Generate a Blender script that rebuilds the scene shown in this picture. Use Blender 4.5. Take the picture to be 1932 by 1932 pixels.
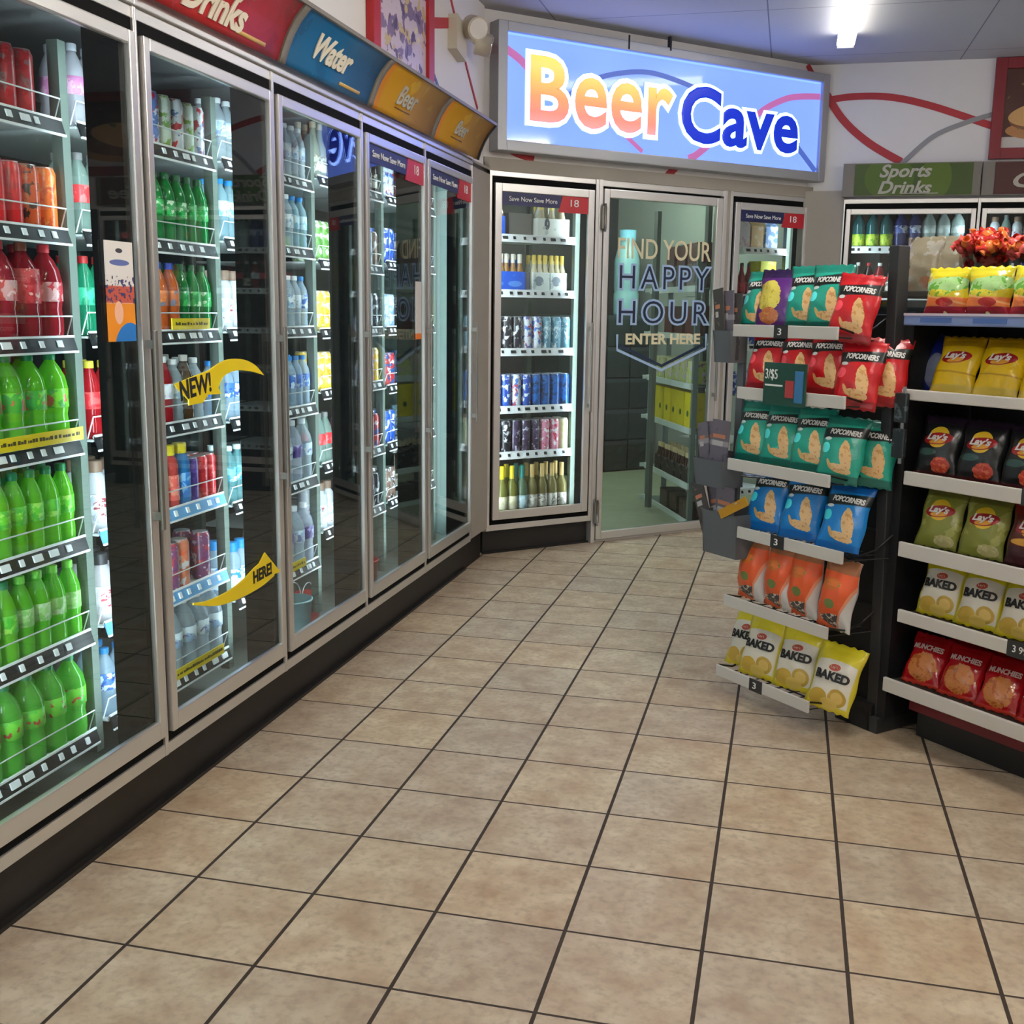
import bpy, bmesh, math, random
from mathutils import Matrix, Vector
from math import sin, cos, pi, radians, sqrt
random.seed(7)
for o in list(bpy.data.objects): bpy.data.objects.remove(o)
SC = bpy.context.scene
COL = SC.collection

# ------------------------------------------------------------ camera, world, exposure
def make_camera():
    yaw, pitch, roll = -.2413, .1795, -.0129
    cy, sy = cos(yaw), sin(yaw)
    f = Vector((sy*cos(pitch), cy*cos(pitch), -sin(pitch)))
    r = Vector((cy, -sy, 0)); d = f.cross(r)
    cr, sr = cos(roll), sin(roll)
    right = cr*r + sr*d; down = -sr*r + cr*d
    cam = bpy.data.cameras.new('camera'); o = bpy.data.objects.new('camera', cam)
    m = Matrix.Identity(4)
    for i, v in enumerate((right, -down, -f)):
        for k in range(3): m[k][i] = v[k]
    m.translation = Vector((1.441836, -2.100912, 1.482393))
    o.matrix_world = m
    cam.sensor_fit = 'HORIZONTAL'; cam.sensor_width = 36.0
    cam.lens = 2087.66/1932*36.0
    cam.clip_start = .05; cam.clip_end = 60
    COL.objects.link(o); SC.camera = o
make_camera()
W = bpy.data.worlds.new('world'); SC.world = W; W.use_nodes = True
W.node_tree.nodes['Background'].inputs[0].default_value = (.5, .55, .65, 1)
W.node_tree.nodes['Background'].inputs[1].default_value = .03
SC.view_settings.view_transform = 'Standard'; SC.view_settings.look = 'None'
SC.view_settings.gamma = 1; SC.view_settings.use_curve_mapping = False
SC.view_settings.exposure = 0.22
SC.cycles.transparent_max_bounces = 24
SC.cycles.max_bounces = 8
TUBE = 85.0      # fluorescent tubes
LED = 25.0       # cooler mullion light strips
CAVE = 170.0       # tube lights inside the walk-in room
SIGN = 1.0

# ------------------------------------------------------------ materials
def lin(c):
    def f(v):
        v /= 255.0
        return v/12.92 if v <= .04045 else ((v+.055)/1.055)**2.4
    return (f(c[0]), f(c[1]), f(c[2]), 1)
MATS = {}
def mat(name, col=(200,200,200), rough=.5, metal=0, emit=None, es=1, alpha=1, spec=.5, noise=None, coat=0):
    if name in MATS: return MATS[name]
    m = bpy.data.materials.new(name); m.use_nodes = True; MATS[name] = m
    b = m.node_tree.nodes['Principled BSDF']
    b.inputs['Base Color'].default_value = lin(col); b.inputs['Roughness'].default_value = rough
    b.inputs['Metallic'].default_value = metal; b.inputs['Specular IOR Level'].default_value = spec
    b.inputs['Alpha'].default_value = alpha; b.inputs['Coat Weight'].default_value = coat
    if emit:
        b.inputs['Emission Color'].default_value = lin(emit); b.inputs['Emission Strength'].default_value = es
    if noise:
        sc_, amt = noise; nt = m.node_tree
        tc = nt.nodes.new('ShaderNodeTexCoord'); n = nt.nodes.new('ShaderNodeTexNoise'); n.inputs['Scale'].default_value = sc_
        n.inputs['Detail'].default_value = 5
        nt.links.new(tc.outputs['Object'], n.inputs['Vector'])
        mx = nt.nodes.new('ShaderNodeMix'); mx.data_type = 'RGBA'; mx.blend_type = 'MULTIPLY'; mx.inputs[0].default_value = 1
        rp = nt.nodes.new('ShaderNodeMapRange'); rp.inputs[1].default_value=.25; rp.inputs[2].default_value=.75
        rp.inputs[3].default_value = 1-amt; rp.inputs[4].default_value = 1+amt*.4
        nt.links.new(n.outputs['Fac'], rp.inputs[0]); nt.links.new(rp.outputs[0], mx.inputs[7])
        mx.inputs[6].default_value = lin(col); nt.links.new(mx.outputs[2], b.inputs['Base Color'])
    return m
def brushed(name, col, rough=.3, metal=.8):
    if name in MATS: return MATS[name]
    m = mat(name, col, rough, metal); b = m.node_tree.nodes['Principled BSDF']; b.inputs['Anisotropic'].default_value = .5
    return m
def glass(name, tint=(235,240,238), ior=1.5):
    if name in MATS: return MATS[name]
    m = bpy.data.materials.new(name); m.use_nodes = True; MATS[name] = m; nt = m.node_tree
    nt.nodes.remove(nt.nodes['Principled BSDF']); out = nt.nodes['Material Output']
    t = nt.nodes.new('ShaderNodeBsdfTransparent'); t.inputs[0].default_value = lin(tint)
    g = nt.nodes.new('ShaderNodeBsdfGlossy'); g.inputs['Roughness'].default_value = .01
    lw = nt.nodes.new('ShaderNodeLayerWeight'); n = NT(m); F0 = ((ior-1)/(ior+1))**2
    fac = n.m('MULTIPLY_ADD', n.m('POWER', lw.outputs['Facing'], 5.0), 1-F0, F0)
    x = nt.nodes.new('ShaderNodeMixShader'); nt.links.new(fac, x.inputs[0])
    nt.links.new(t.outputs[0], x.inputs[1]); nt.links.new(g.outputs[0], x.inputs[2]); nt.links.new(x.outputs[0], out.inputs[0])
    return m
def pet(name, col, alpha=.6, glow=.4, rough=.12):
    """tinted plastic with drink inside: part clear, part glowing with the light that passes through it"""
    if name in MATS: return MATS[name]
    m = mat(name, col, rough, alpha=alpha, spec=.7); nt = m.node_tree; b = nt.nodes['Principled BSDF']; out = nt.nodes['Material Output']
    tr = nt.nodes.new('ShaderNodeBsdfTranslucent'); tr.inputs[0].default_value = lin(col)
    x = nt.nodes.new('ShaderNodeMixShader'); x.inputs[0].default_value = glow*alpha
    nt.links.new(b.outputs[0], x.inputs[1]); nt.links.new(tr.outputs[0], x.inputs[2]); nt.links.new(x.outputs[0], out.inputs[0])
    return m
class NT:
    """tiny node-expression helper for printed designs in object space"""
    def __init__(s, m):
        s.nt = m.node_tree; tc = s.nt.nodes.new('ShaderNodeTexCoord'); s.tc = tc
        sp = s.nt.nodes.new('ShaderNodeSeparateXYZ'); s.nt.links.new(tc.outputs['Object'], sp.inputs[0])
        s.x, s.y, s.z = sp.outputs
    def put(s, sock, v):
        if isinstance(v, (int, float)): sock.default_value = v
        elif isinstance(v, tuple): sock.default_value = v
        else: s.nt.links.new(v, sock)
    def m(s, op, a, b=0.0, c=None):
        n = s.nt.nodes.new('ShaderNodeMath'); n.operation = op
        s.put(n.inputs[0], a); s.put(n.inputs[1], b)
        if c is not None: s.put(n.inputs[2], c)
        return n.outputs[0]
    def noise(s, scale, detail=3, kind='noise', vec=None):
        n = s.nt.nodes.new('ShaderNodeTexVoronoi' if kind == 'voronoi' else 'ShaderNodeTexNoise'); n.inputs['Scale'].default_value = scale
        if kind != 'voronoi': n.inputs['Detail'].default_value = detail
        s.nt.links.new(vec or s.tc.outputs['Object'], n.inputs['Vector'])
        return n.outputs['Distance'] if kind == 'voronoi' else n.outputs['Fac']
    def mix(s, fac, a, b):
        n = s.nt.nodes.new('ShaderNodeMix'); n.data_type = 'RGBA'; s.put(n.inputs[0], fac); s.put(n.inputs[6], a); s.put(n.inputs[7], b)
        return n.outputs[2]
    def band(s, v, lo, hi, soft=.002):
        a = s.nt.nodes.new('ShaderNodeMapRange'); s.put(a.inputs[0], v); a.inputs[1].default_value = lo-soft; a.inputs[2].default_value = lo+soft
        b = s.nt.nodes.new('ShaderNodeMapRange'); s.put(b.inputs[0], v); b.inputs[1].default_value = hi-soft; b.inputs[2].default_value = hi+soft
        b.inputs[3].default_value = 1; b.inputs[4].default_value = 0
        return s.m('MULTIPLY', a.outputs[0], b.outputs[0])
    def ell(s, cx, cz, rx, rz, rot=0, wob=0, wscale=60):
        dx = s.m('SUBTRACT', s.x, cx); dz = s.m('SUBTRACT', s.z, cz)
        if rot:
            c, n = cos(rot), sin(rot)
            ex = s.m('ADD', s.m('MULTIPLY', dx, c), s.m('MULTIPLY', dz, n)); ez = s.m('SUBTRACT', s.m('MULTIPLY', dz, c), s.m('MULTIPLY', dx, n))
        else: ex, ez = dx, dz
        d = s.m('ADD', s.m('POWER', s.m('DIVIDE', ex, rx), 2.0), s.m('POWER', s.m('DIVIDE', ez, rz), 2.0))
        if wob: d = s.m('ADD', d, s.m('MULTIPLY', s.m('SUBTRACT', s.noise(wscale), .5), wob))
        return s.m('LESS_THAN', d, 1.0)
def printed(name, base, layers, rough=.4, spec=.5, emit=0, bump=None, coat=0):
    """layers: ('z',lo,hi,col) ('x',lo,hi,col) ('t',slope,lo,hi,col) ('e',cx,cz,rx,rz,rot,col[,wob]) ('n',scale,thr,col) ('v',scale,thr,col)"""
    if name in MATS: return MATS[name]
    m = mat(name, base, rough, spec=spec, coat=coat); n = NT(m); c = lin(base)
    for L in layers:
        k = L[0]
        if k == 'z': c = n.mix(n.band(n.z, L[1], L[2]), c, lin(L[3]))
        elif k == 'x': c = n.mix(n.band(n.x, L[1], L[2]), c, lin(L[3]))
        elif k == 't': c = n.mix(n.band(n.m('ADD', n.z, n.m('MULTIPLY', n.x, L[1])), L[2], L[3]), c, lin(L[4]))
        elif k == 'e': c = n.mix(n.ell(*L[1:6], wob=(L[7] if len(L) > 7 else 0)), c, lin(L[6]))
        elif k == 'en': # ellipse filled with mottled food texture
            f = n.m('MULTIPLY', n.ell(*L[1:6], wob=.9, wscale=70), n.m('GREATER_THAN', n.noise(L[8], 4), .42)); c = n.mix(n.ell(*L[1:6], wob=.9, wscale=70), c, lin(L[6])); c = n.mix(f, c, lin(L[7]))
        elif k == 'n': c = n.mix(n.m('GREATER_THAN', n.noise(L[1], 4), L[2]), c, lin(L[3]))
        elif k == 'v': c = n.mix(n.m('LESS_THAN', n.noise(L[1], kind='voronoi'), L[2]), c, lin(L[3]))
    b = m.node_tree.nodes['Principled BSDF']
    if isinstance(c, tuple): b.inputs['Base Color'].default_value = c
    else: m.node_tree.links.new(c, b.inputs['Base Color'])
    if emit and not isinstance(c, tuple):
        m.node_tree.links.new(c, b.inputs['Emission Color']); b.inputs['Emission Strength'].default_value = emit
    if bump:
        bp = m.node_tree.nodes.new('ShaderNodeBump'); bp.inputs['Strength'].default_value = bump[1]; bp.inputs['Distance'].default_value = .004
        m.node_tree.links.new(n.noise(bump[0], 3), bp.inputs['Height']); m.node_tree.links.new(bp.outputs[0], b.inputs['Normal'])
    return m
def emitter(name, col, strength):
    if name in MATS: return MATS[name]
    m = mat(name, (255,255,255), .5, emit=col, es=strength); return m

# ------------------------------------------------------------ mesh builders
class MB:
    def __init__(s): s.bm = bmesh.new(); s.mats = []
    def mi(s, m):
        if m not in s.mats: s.mats.append(m)
        return s.mats.index(m)
    def hexa(s, P, m, bev=0, smooth=False):
        v = [s.bm.verts.new(p) for p in P]; i = s.mi(m)
        fs = [s.bm.faces.new([v[k] for k in q]) for q in ((0,3,2,1),(4,5,6,7),(0,1,5,4),(1,2,6,5),(2,3,7,6),(3,0,4,7))]
        for f in fs: f.material_index = i
        if bev > 0:
            es = list({e for f in fs for e in f.edges})
            r = bmesh.ops.bevel(s.bm, geom=es, offset=bev, segments=2, affect='EDGES', profile=.6)
            for f in r['faces']: f.material_index = i
        return s
    def box(s, x0, x1, y0, y1, z0, z1, m, bev=0):
        return s.hexa([(x0,y0,z0),(x1,y0,z0),(x1,y1,z0),(x0,y1,z0),(x0,y0,z1),(x1,y0,z1),(x1,y1,z1),(x0,y1,z1)], m, bev)
    def prism(s, pts, y0, y1, m, axis='y'):
        """polygon pts (a,b): axis y -> (x,z) extruded in y; axis x -> (y,z) extruded in x; axis z -> (x,y) in z"""
        def P(a, b, h): return (a,h,b) if axis == 'y' else ((h,a,b) if axis == 'x' else (a,b,h))
        A = [s.bm.verts.new(P(a,b,y0)) for a,b in pts]; B = [s.bm.verts.new(P(a,b,y1)) for a,b in pts]; i = s.mi(m); n = len(pts)
        fs = [s.bm.faces.new(A), s.bm.faces.new(B[::-1])] + [s.bm.faces.new([A[k], B[k], B[(k+1)%n], A[(k+1)%n]]) for k in range(n)]
        for f in fs: f.material_index = i
        bmesh.ops.recalc_face_normals(s.bm, faces=fs); return s
    def lathe(s, prof, m, seg=16, c=(0,0,0), mats=None):
        rings = []; i = s.mi(m)
        for r, z in prof:
            if r < 1e-6: rings.append([s.bm.verts.new((c[0],c[1],c[2]+z))])
            else: rings.append([s.bm.verts.new((c[0]+r*cos(2*pi*k/seg), c[1]+r*sin(2*pi*k/seg), c[2]+z)) for k in range(seg)])
        for q in range(len(rings)-1):
            a, b = rings[q], rings[q+1]; ii = s.mi(mats[q]) if mats else i
            for k in range(seg):
                k2 = (k+1) % seg
                if len(a) == 1 and len(b) == 1: continue
                if len(a) == 1: vs = [a[0], b[k2], b[k]]
                elif len(b) == 1: vs = [a[k], a[k2], b[0]]
                else: vs = [a[k], a[k2], b[k2], b[k]]
                f = s.bm.faces.new(vs); f.material_index = ii; f.smooth = True
        return s
    def tube(s, pts, r, m, seg=8, closed=False):
        pts = [Vector(p) for p in pts]; n = len(pts); rings = []; i = s.mi(m); up = None
        for k, p in enumerate(pts):
            t = (pts[(k+1) % n]-pts[k-1]) if closed else (pts[min(k+1,n-1)]-pts[max(k-1,0)])
            t.normalize()
            if up is None: up = Vector((0,0,1)) if abs(t.z) < .9 else Vector((1,0,0))
            a = t.cross(up)
            if a.length < 1e-4: a = t.cross(Vector((0,1,0)))
            a.normalize(); b = a.cross(t); b.normalize(); up = b
            rings.append([s.bm.verts.new(p + r*(cos(2*pi*q/seg)*a + sin(2*pi*q/seg)*b)) for q in range(seg)])
        for k in range(n if closed else n-1):
            A, B = rings[k], rings[(k+1) % n]
            for q in range(seg):
                f = s.bm.faces.new([A[q], B[q], B[(q+1)%seg], A[(q+1)%seg]]); f.material_index = i; f.smooth = True
        if not closed:
            for R in (rings[0][::-1], rings[-1]):
                f = s.bm.faces.new(R); f.material_index = i
        return s
    def cyl(s, p, q, r, m, seg=12): return s.tube([p, q], r, m, seg)
    def ribbon(s, pts, w, t, m):
        """flat strip in the xz plane (y from 0 to -t) following pts (x,z)"""
        n = len(pts); i = s.mi(m); V = []
        for k in range(n):
            a = Vector(pts[max(k-1,0)]); b = Vector(pts[min(k+1,n-1)]); d = (b-a).normalized(); nn = Vector((-d.y, d.x)); p = Vector(pts[k])
            V.append([s.bm.verts.new((q.x, y, q.y)) for q, y in ((p+nn*w/2,0),(p-nn*w/2,0),(p-nn*w/2,-t),(p+nn*w/2,-t))])
        for k in range(n-1):
            for q in range(4):
                f = s.bm.faces.new([V[k][q], V[k][(q+1)%4], V[k+1][(q+1)%4], V[k+1][q]]); f.material_index = i
        s.bm.faces.new(V[0][::-1]).material_index = i; s.bm.faces.new(V[-1]).material_index = i
        bmesh.ops.recalc_face_normals(s.bm, faces=s.bm.faces[:]); return s
    def mesh(s, name):
        me = bpy.data.meshes.new(name); s.bm.to_mesh(me); s.bm.free()
        for m in s.mats: me.materials.append(m)
        return me
    def obj(s, name, parent=None, loc=(0,0,0), rot=(0,0,0)):
        return link(name, s.mesh(name), parent, loc, rot)
def link(name, me, parent=None, loc=(0,0,0), rot=(0,0,0)):
    o = bpy.data.objects.new(name, me); COL.objects.link(o); o.parent = parent; o.location = loc; o.rotation_euler = rot; return o
class Fr:
    """a local frame standing on the floor: x along a wall seen from the shop, y into it, z up"""
    def __init__(s, x, y, deg): s.o = Vector((x,y,0)); s.a = radians(deg); s.R = Matrix.Rotation(s.a, 4, 'Z')
    def w(s, x, y, z): return s.o + s.R @ Vector((x,y,z))
WORLD = Fr(0, 0, 0)
def tag(o, label=None, cat=None, group=None, kind=None):
    if label: o['label'] = label
    if cat: o['category'] = cat
    if group: o['group'] = group
    if kind: o['kind'] = kind
    return o
def thing(name, label, cat, F=WORLD, loc=(0,0,0), rz=0, group=None):
    o = bpy.data.objects.new(name, None); COL.objects.link(o); o.empty_display_size = .1
    o.location = F.w(*loc); o.rotation_euler = (0,0,F.a+rz); return tag(o, label, cat, group)
def struct(name, mb, F=WORLD, loc=(0,0,0)):
    o = mb.obj(name); o.location = F.w(*loc); o.rotation_euler = (0,0,F.a); o['kind'] = 'structure'; return o

def text_mesh(name, txt, mt, fit, extrude=.001, bevel=0, shear=0, bend=None, spacing=1, bold=0, line=None, flat=1):
    """letters in the xz plane facing -y, fitted into fit=(x0,x1,z0,z1) ; bend maps (x,y,z) -> point"""
    cu = bpy.data.curves.new(name, 'FONT'); cu.body = txt; cu.size = 1; cu.shear = shear; cu.space_character = spacing
    cu.resolution_u = 4
    if line: cu.space_line = line; cu.align_x = 'CENTER'
    o = bpy.data.objects.new(name, cu); COL.objects.link(o)
    dg = bpy.context.evaluated_depsgraph_get(); me = bpy.data.meshes.new_from_object(o.evaluated_get(dg))
    xs = [v.co.x for v in me.vertices]; ys = [v.co.y for v in me.vertices]
    a0, a1, b0, b1 = min(xs), max(xs), min(ys), max(ys); bpy.data.meshes.remove(me)
    sx = (fit[1]-fit[0])/(a1-a0); sz = (fit[3]-fit[2])/(b1-b0)
    if bevel: cu.bevel_depth = bevel/sz; cu.bevel_resolution = 1
    if bold: cu.offset = bold/sz
    cu.extrude = extrude/sz
    dg.update(); bpy.context.view_layer.update(); dg = bpy.context.evaluated_depsgraph_get()
    me = bpy.data.meshes.new_from_object(o.evaluated_get(dg)); bpy.data.objects.remove(o); bpy.data.curves.remove(cu)
    me.name = name; me.materials.clear(); me.materials.append(mt)
    if bend:
        bm = bmesh.new(); bm.from_mesh(me); bmesh.ops.triangulate(bm, faces=bm.faces[:])
        L = [e for e in bm.edges if e.calc_length()*max(sx,sz) > .03]
        if L: bmesh.ops.subdivide_edges(bm, edges=L, cuts=3)
        bm.to_mesh(me); bm.free()
    for v in me.vertices:
        x = fit[0]+(v.co.x-a0)*sx; z = fit[2]+(v.co.y-b0)*sz; y = -v.co.z*sz*flat
        v.co = bend(x, y, z) if bend else (x, y, z)
    return me
def text(name, txt, mt, fit, parent, y=0, **k): return link(name, text_mesh(name, txt, mt, fit, **k), parent, (0,y,0))

ORD = ['first','second','third','fourth','fifth','sixth','seventh','eighth','ninth','tenth','eleventh','twelfth','thirteenth','fourteenth','fifteenth','sixteenth']

# common materials
STEEL = brushed('brushed_steel', (222,220,218)); STEELD = brushed('dark_steel', (150,146,140), .4)
ALU = mat('satin_aluminium', (176,178,182), .45, .55); BLACK = mat('black_rubber', (8,8,8), .8, spec=.15); CHARC = mat('charcoal_metal', (44,45,47), .5)
GREYP = mat('taupe_panel', (158,150,140), .55, noise=(3,.06)); WHITE = mat('white_paint', (232,230,228), .55, noise=(2,.03))
KICK = mat('black_kick_plate', (21,18,16), .5, noise=(6,.2)); GLASS = glass('cooler_glass'); WIRE = mat('white_wire', (214,222,222), .4)
POSTM = mat('pale_green_post', (86,97,90), .5); DARKIN = mat('dark_interior', (38,40,42), .8); PALEIN = mat('pale_interior', (120,128,124), .7)
TAGB = mat('black_price_strip', (24,25,28), .5); TAGW = mat('white_price_tag', (235,238,240), .5); YEL = mat('yellow_plastic', (232,204,20), .45)
RED = mat('red_paint', (170,28,34), .45); REDM = mat('mural_red', (178,52,58), .6); GREYM = mat('mural_grey', (150,148,150), .6); BLUEM = mat('mural_blue', (86,100,160), .6); DKM = mat('mural_dark', (40,40,52), .6)
INK = mat('black_ink', (20,20,22), .6); WINK = mat('white_ink', (238,238,236), .6); LEDM = emitter('led_strip', (226,244,255), LED); LEDB = emitter('bright_led_strip', (232,244,255), LED*1.4)
# ------------------------------------------------------------ setting
FL = Fr(-.30, 0, 90)          # left run of coolers: x = +Y
FC = Fr(-.335, 4.32, 45)      # corner wall with the walk-in room
FR = Fr(0, 6.13, 0)           # right-hand run of coolers
G = Fr(0, 0, -45)             # snack gondola
H = 3.17
def floor_material():
    m = mat('beige_floor_tile', (180,160,132), .42); n = NT(m); nt = m.node_tree; b = nt.nodes['Principled BSDF']
    S = .33; g = .0105
    def line(v, wd):
        f = n.m('PINGPONG', n.m('ADD', v, S*100), S/2)
        return n.m('LESS_THAN', f, wd)
    gx = line(n.x, .0048); gy = line(n.y, .0036); gr = n.m('MAXIMUM', gx, gy)
    ix = n.m('FLOOR', n.m('DIVIDE', n.x, S)); iy = n.m('FLOOR', n.m('DIVIDE', n.y, S))
    cb = nt.nodes.new('ShaderNodeCombineXYZ'); nt.links.new(ix, cb.inputs[0]); nt.links.new(iy, cb.inputs[1])
    wn = nt.nodes.new('ShaderNodeTexWhiteNoise'); nt.links.new(cb.outputs[0], wn.inputs['Vector'])
    off = nt.nodes.new('ShaderNodeVectorMath'); off.operation = 'MULTIPLY_ADD'; nt.links.new(wn.outputs['Color'], off.inputs[0]); off.inputs[1].default_value = (9,9,9)
    nt.links.new(n.tc.outputs['Object'], off.inputs[2])
    big = n.noise(10, 8, vec=off.outputs[0]); fine = n.noise(48, 7, vec=off.outputs[0])
    c = n.mix(n.m('MULTIPLY_ADD', n.m('SUBTRACT', big, .5), 2.6, .5), lin((178,150,120)), lin((214,196,166)))
    c = n.mix(n.m('MULTIPLY_ADD', n.m('SUBTRACT', fine, .5), 2.4, .12), c, lin((164,142,116)))
    hsv = nt.nodes.new('ShaderNodeHueSaturation'); n.put(hsv.inputs['Value'], n.m('MULTIPLY_ADD', wn.outputs['Value'], .12, .86)); nt.links.new(c, hsv.inputs['Color'])
    n.put(hsv.inputs['Saturation'], n.m('MULTIPLY_ADD', wn.outputs['Value'], .2, .80))
    c = n.mix(gr, hsv.outputs[0], lin((52,40,31))); nt.links.new(c, b.inputs['Base Color'])
    n.put(b.inputs['Roughness'], n.m('MULTIPLY_ADD', gr, .35, n.m('MULTIPLY_ADD', fine, .25, .3)))
    bp = nt.nodes.new('ShaderNodeBump'); bp.inputs['Distance'].default_value = .003; bp.inputs['Strength'].default_value = .6
    n.put(bp.inputs['Height'], n.m('SUBTRACT', n.m('MULTIPLY', fine, .25), gr)); nt.links.new(bp.outputs[0], b.inputs['Normal'])
    return m
XE, YS = 6.2, -5.2
b = MB(); b.box(-.40, XE, YS, 8.2, -.06, 0, floor_material()); struct('floor', b)
def ceiling_material():
    m = mat('ceiling_panel', (180,181,186), .75); n = NT(m); S = .61
    f = n.m('MINIMUM', n.m('PINGPONG', n.m('ADD', n.x, 61.0), S), n.m('PINGPONG', n.m('ADD', n.y, 61.2), S))
    c = n.mix(n.m('LESS_THAN', f, .004), lin((182,183,188)), lin((120,120,128))); m.node_tree.links.new(c, m.node_tree.nodes['Principled BSDF'].inputs['Base Color'])
    return m
b = MB(); b.box(-.42, XE, YS, 6.3, H, H+.06, ceiling_material()); struct('ceiling', b)
WALLM = mat('wall_paint', (226,222,220), .6, noise=(1.5,.03))
b = MB(); b.box(YS, 4.30, .03, .10, 2.28, H, WALLM); b.box(YS, -.955, .03, .10, 0, 2.28, WALLM); wl = struct('wall_left', b, FL)
b = MB(); b.box(-.03, 2.74, .02, .10, 2.292, H, WALLM); wc = struct('wall_corner', b, FC)
b = MB(); b.box(1.50, XE, .05, .12, 2.27, H, WALLM); b.box(1.45, 1.752, .0, .06, 0, 2.33, GREYP); wr = struct('wall_right', b, FR)
b = MB(); b.box(XE, XE+.08, YS, 6.3, 0, H, WALLM); struct('wall_east', b)
b = MB(); b.box(-.4, XE+.08, YS-.08, YS, 0, H, WALLM); struct('wall_south', b)
# filler panels around the coolers
b = MB(); b.box(3.936, 4.352, .0, .03, .17, 2.30, GREYP, .003); b.box(-.955, 4.34, .0, .05, 2.262, 2.285, GREYP); struct('trim_1', b, FL)
b = MB(); b.box(-.002, .03, -.012, .02, .15, 2.33, GREYP); b.box(-.002, 2.70, -.012, .02, 2.287, 2.36, GREYP); b.box(2.646, 2.70, -.012, .02, 0, 2.29, GREYP); b.box(1.862, 1.888, -.012, .02, 0, 2.29, GREYP); struct('trim_2', b, FC)
b = MB(); b.box(3.936, 4.31, .035, .06, 0, .172, KICK); struct('baseboard_left', b, FL)
# walk-in cooler shells
SH = mat('cooler_shell', (140,144,140), .7); SHW = mat('cooler_shell_light', (112,128,122), .6)
b = MB(); b.box(-1.1, 4.02, 1.15, 1.2, 0, 2.4, DARKIN); b.box(-1.1, -1.05, .06, 1.2, 0, 2.4, DARKIN); struct('wall_cooler_back', b, FL)
b = MB(); b.box(3.98, 4.02, .13, 1.2, 0, 2.4, SHW); struct('wall_cooler_end', b, FL)
b = MB(); b.box(-1.1, 4.02, .06, 1.2, 2.26, 2.3, mat('cooler_ceiling', (120,122,124), .7)); struct('ceiling_cooler', b, FL)
b = MB(); b.box(-1.1, 4.02, .06, 1.2, .03, .06, SH); struct('floor_cooler', b, FL)
CF = mat('cave_floor', (150,154,132), .5, noise=(4,.15))
b = MB(); b.box(.0, 3.4, .05, 3.3, -.02, .006, CF); struct('floor_cave', b, FC)
b = MB(); b.box(-.1, 3.45, 3.3, 3.36, 0, 2.6, DARKIN); struct('wall_cave_back', b, FC)
b = MB(); b.box(-.06, .0, .8, 3.3, 0, 2.6, SH); b.box(-.06, .0, .06, .8, 0, 2.6, DARKIN); struct('wall_cave_left', b, FC)
b = MB(); b.box(3.4, 3.45, .06, 3.3, 0, 2.6, SH); struct('wall_cave_right', b, FC)
b = MB(); b.box(-.1, 3.45, .06, 3.36, 2.6, 2.64, SH); struct('ceiling_cave', b, FC)
b = MB(); b.box(1.7, 3.7, .95, 1.0, 0, 2.4, DARKIN); b.box(1.70, 1.745, .1, 1.0, 0, 2.4, DARKIN); b.box(3.66, 3.7, .08, 1.0, 0, 2.4, DARKIN); b.box(1.7, 3.7, .07, 1.0, 2.28, 2.32, DARKIN); b.box(1.7, 3.7, .07, 1.0, 0, .05, SH); struct('wall_sports_cooler', b, FR)
# mural curves painted over the walls
def smooth(pts, n=6):
    P = [pts[0]]+list(pts)+[pts[-1]]; out = []
    for i in range(1, len(P)-2):
        for k in range(n):
            t = k/n; p0,p1,p2,p3 = P[i-1],P[i],P[i+1],P[i+2]
            out.append(tuple(.5*((2*p1[q])+(-p0[q]+p2[q])*t+(2*p0[q]-5*p1[q]+4*p2[q]-p3[q])*t*t+(-p0[q]+3*p1[q]-3*p2[q]+p3[q])*t**3) for q in (0,1)))
    return out+[tuple(pts[-1])]
def mural(par, y, pts, w, m):
    b = MB(); b.ribbon(smooth(pts), w, .004, m); return b.obj('mural_stripe', par, (0,y,0))
mural(wc, .019, [(-.02,2.965),(.12,2.948),(.25,2.886),(.38,2.80)], .05, REDM)
mural(wc, .0185, [(.6,2.80),(.703,2.846),(.917,2.916),(1.161,2.943),(1.46,2.898),(1.684,2.84),(1.95,2.74)], .035, DKM)
mural(wc, .0195, [(1.95,2.66),(2.1,2.80),(2.288,2.896),(2.433,2.931),(2.657,2.961)], .045, REDM)
mural(wc, .0192, [(.7,2.66),(.89,2.60),(1.0,2.545),(1.12,2.49)], .03, REDM)
mural(wc, .0188, [(1.75,2.62),(1.633,2.556),(1.50,2.47),(1.36,2.34)], .05, REDM)
mural(wc, .018, [(2.3,2.70),(2.461,2.573),(2.597,2.46),(2.735,2.345)], .04, DKM)
mural(wc, .0182, [(2.55,3.165),(2.60,3.11),(2.665,3.046)], .04, REDM)
mural(wc, .0195, [(.1,2.46),(.206,2.407),(.354,2.372)], .04, REDM)
mural(wr, .048, [(1.535,3.06),(1.564,3.021),(1.71,2.809),(1.895,2.648),(2.111,2.521)], .05, REDM)
mural(wr, .0485, [(1.53,2.925),(1.58,2.934),(1.771,2.956),(2.013,2.945),(2.289,2.878),(2.69,2.735)], .045, REDM)
mural(wr, .0475, [(2.10,2.49),(2.138,2.528),(2.304,2.68),(2.499,2.764),(2.69,2.82)], .032, GREYM)
mural(wl, .029, [(3.2,2.835),(3.287,2.844),(3.45,2.88),(3.62,2.92)], .05, REDM)
mural(wl, .0285, [(3.60,3.09),(3.649,3.037),(3.762,2.937),(3.922,2.786),(4.157,2.596)], .018, REDM)
mural(wl, .0288, [(3.2,2.72),(3.286,2.668),(3.438,2.575),(3.6,2.46)], .02, BLUEM)
mural(wl, .0292, [(4.1,2.895),(4.182,2.91),(4.29,2.925)], .05, REDM)

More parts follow.
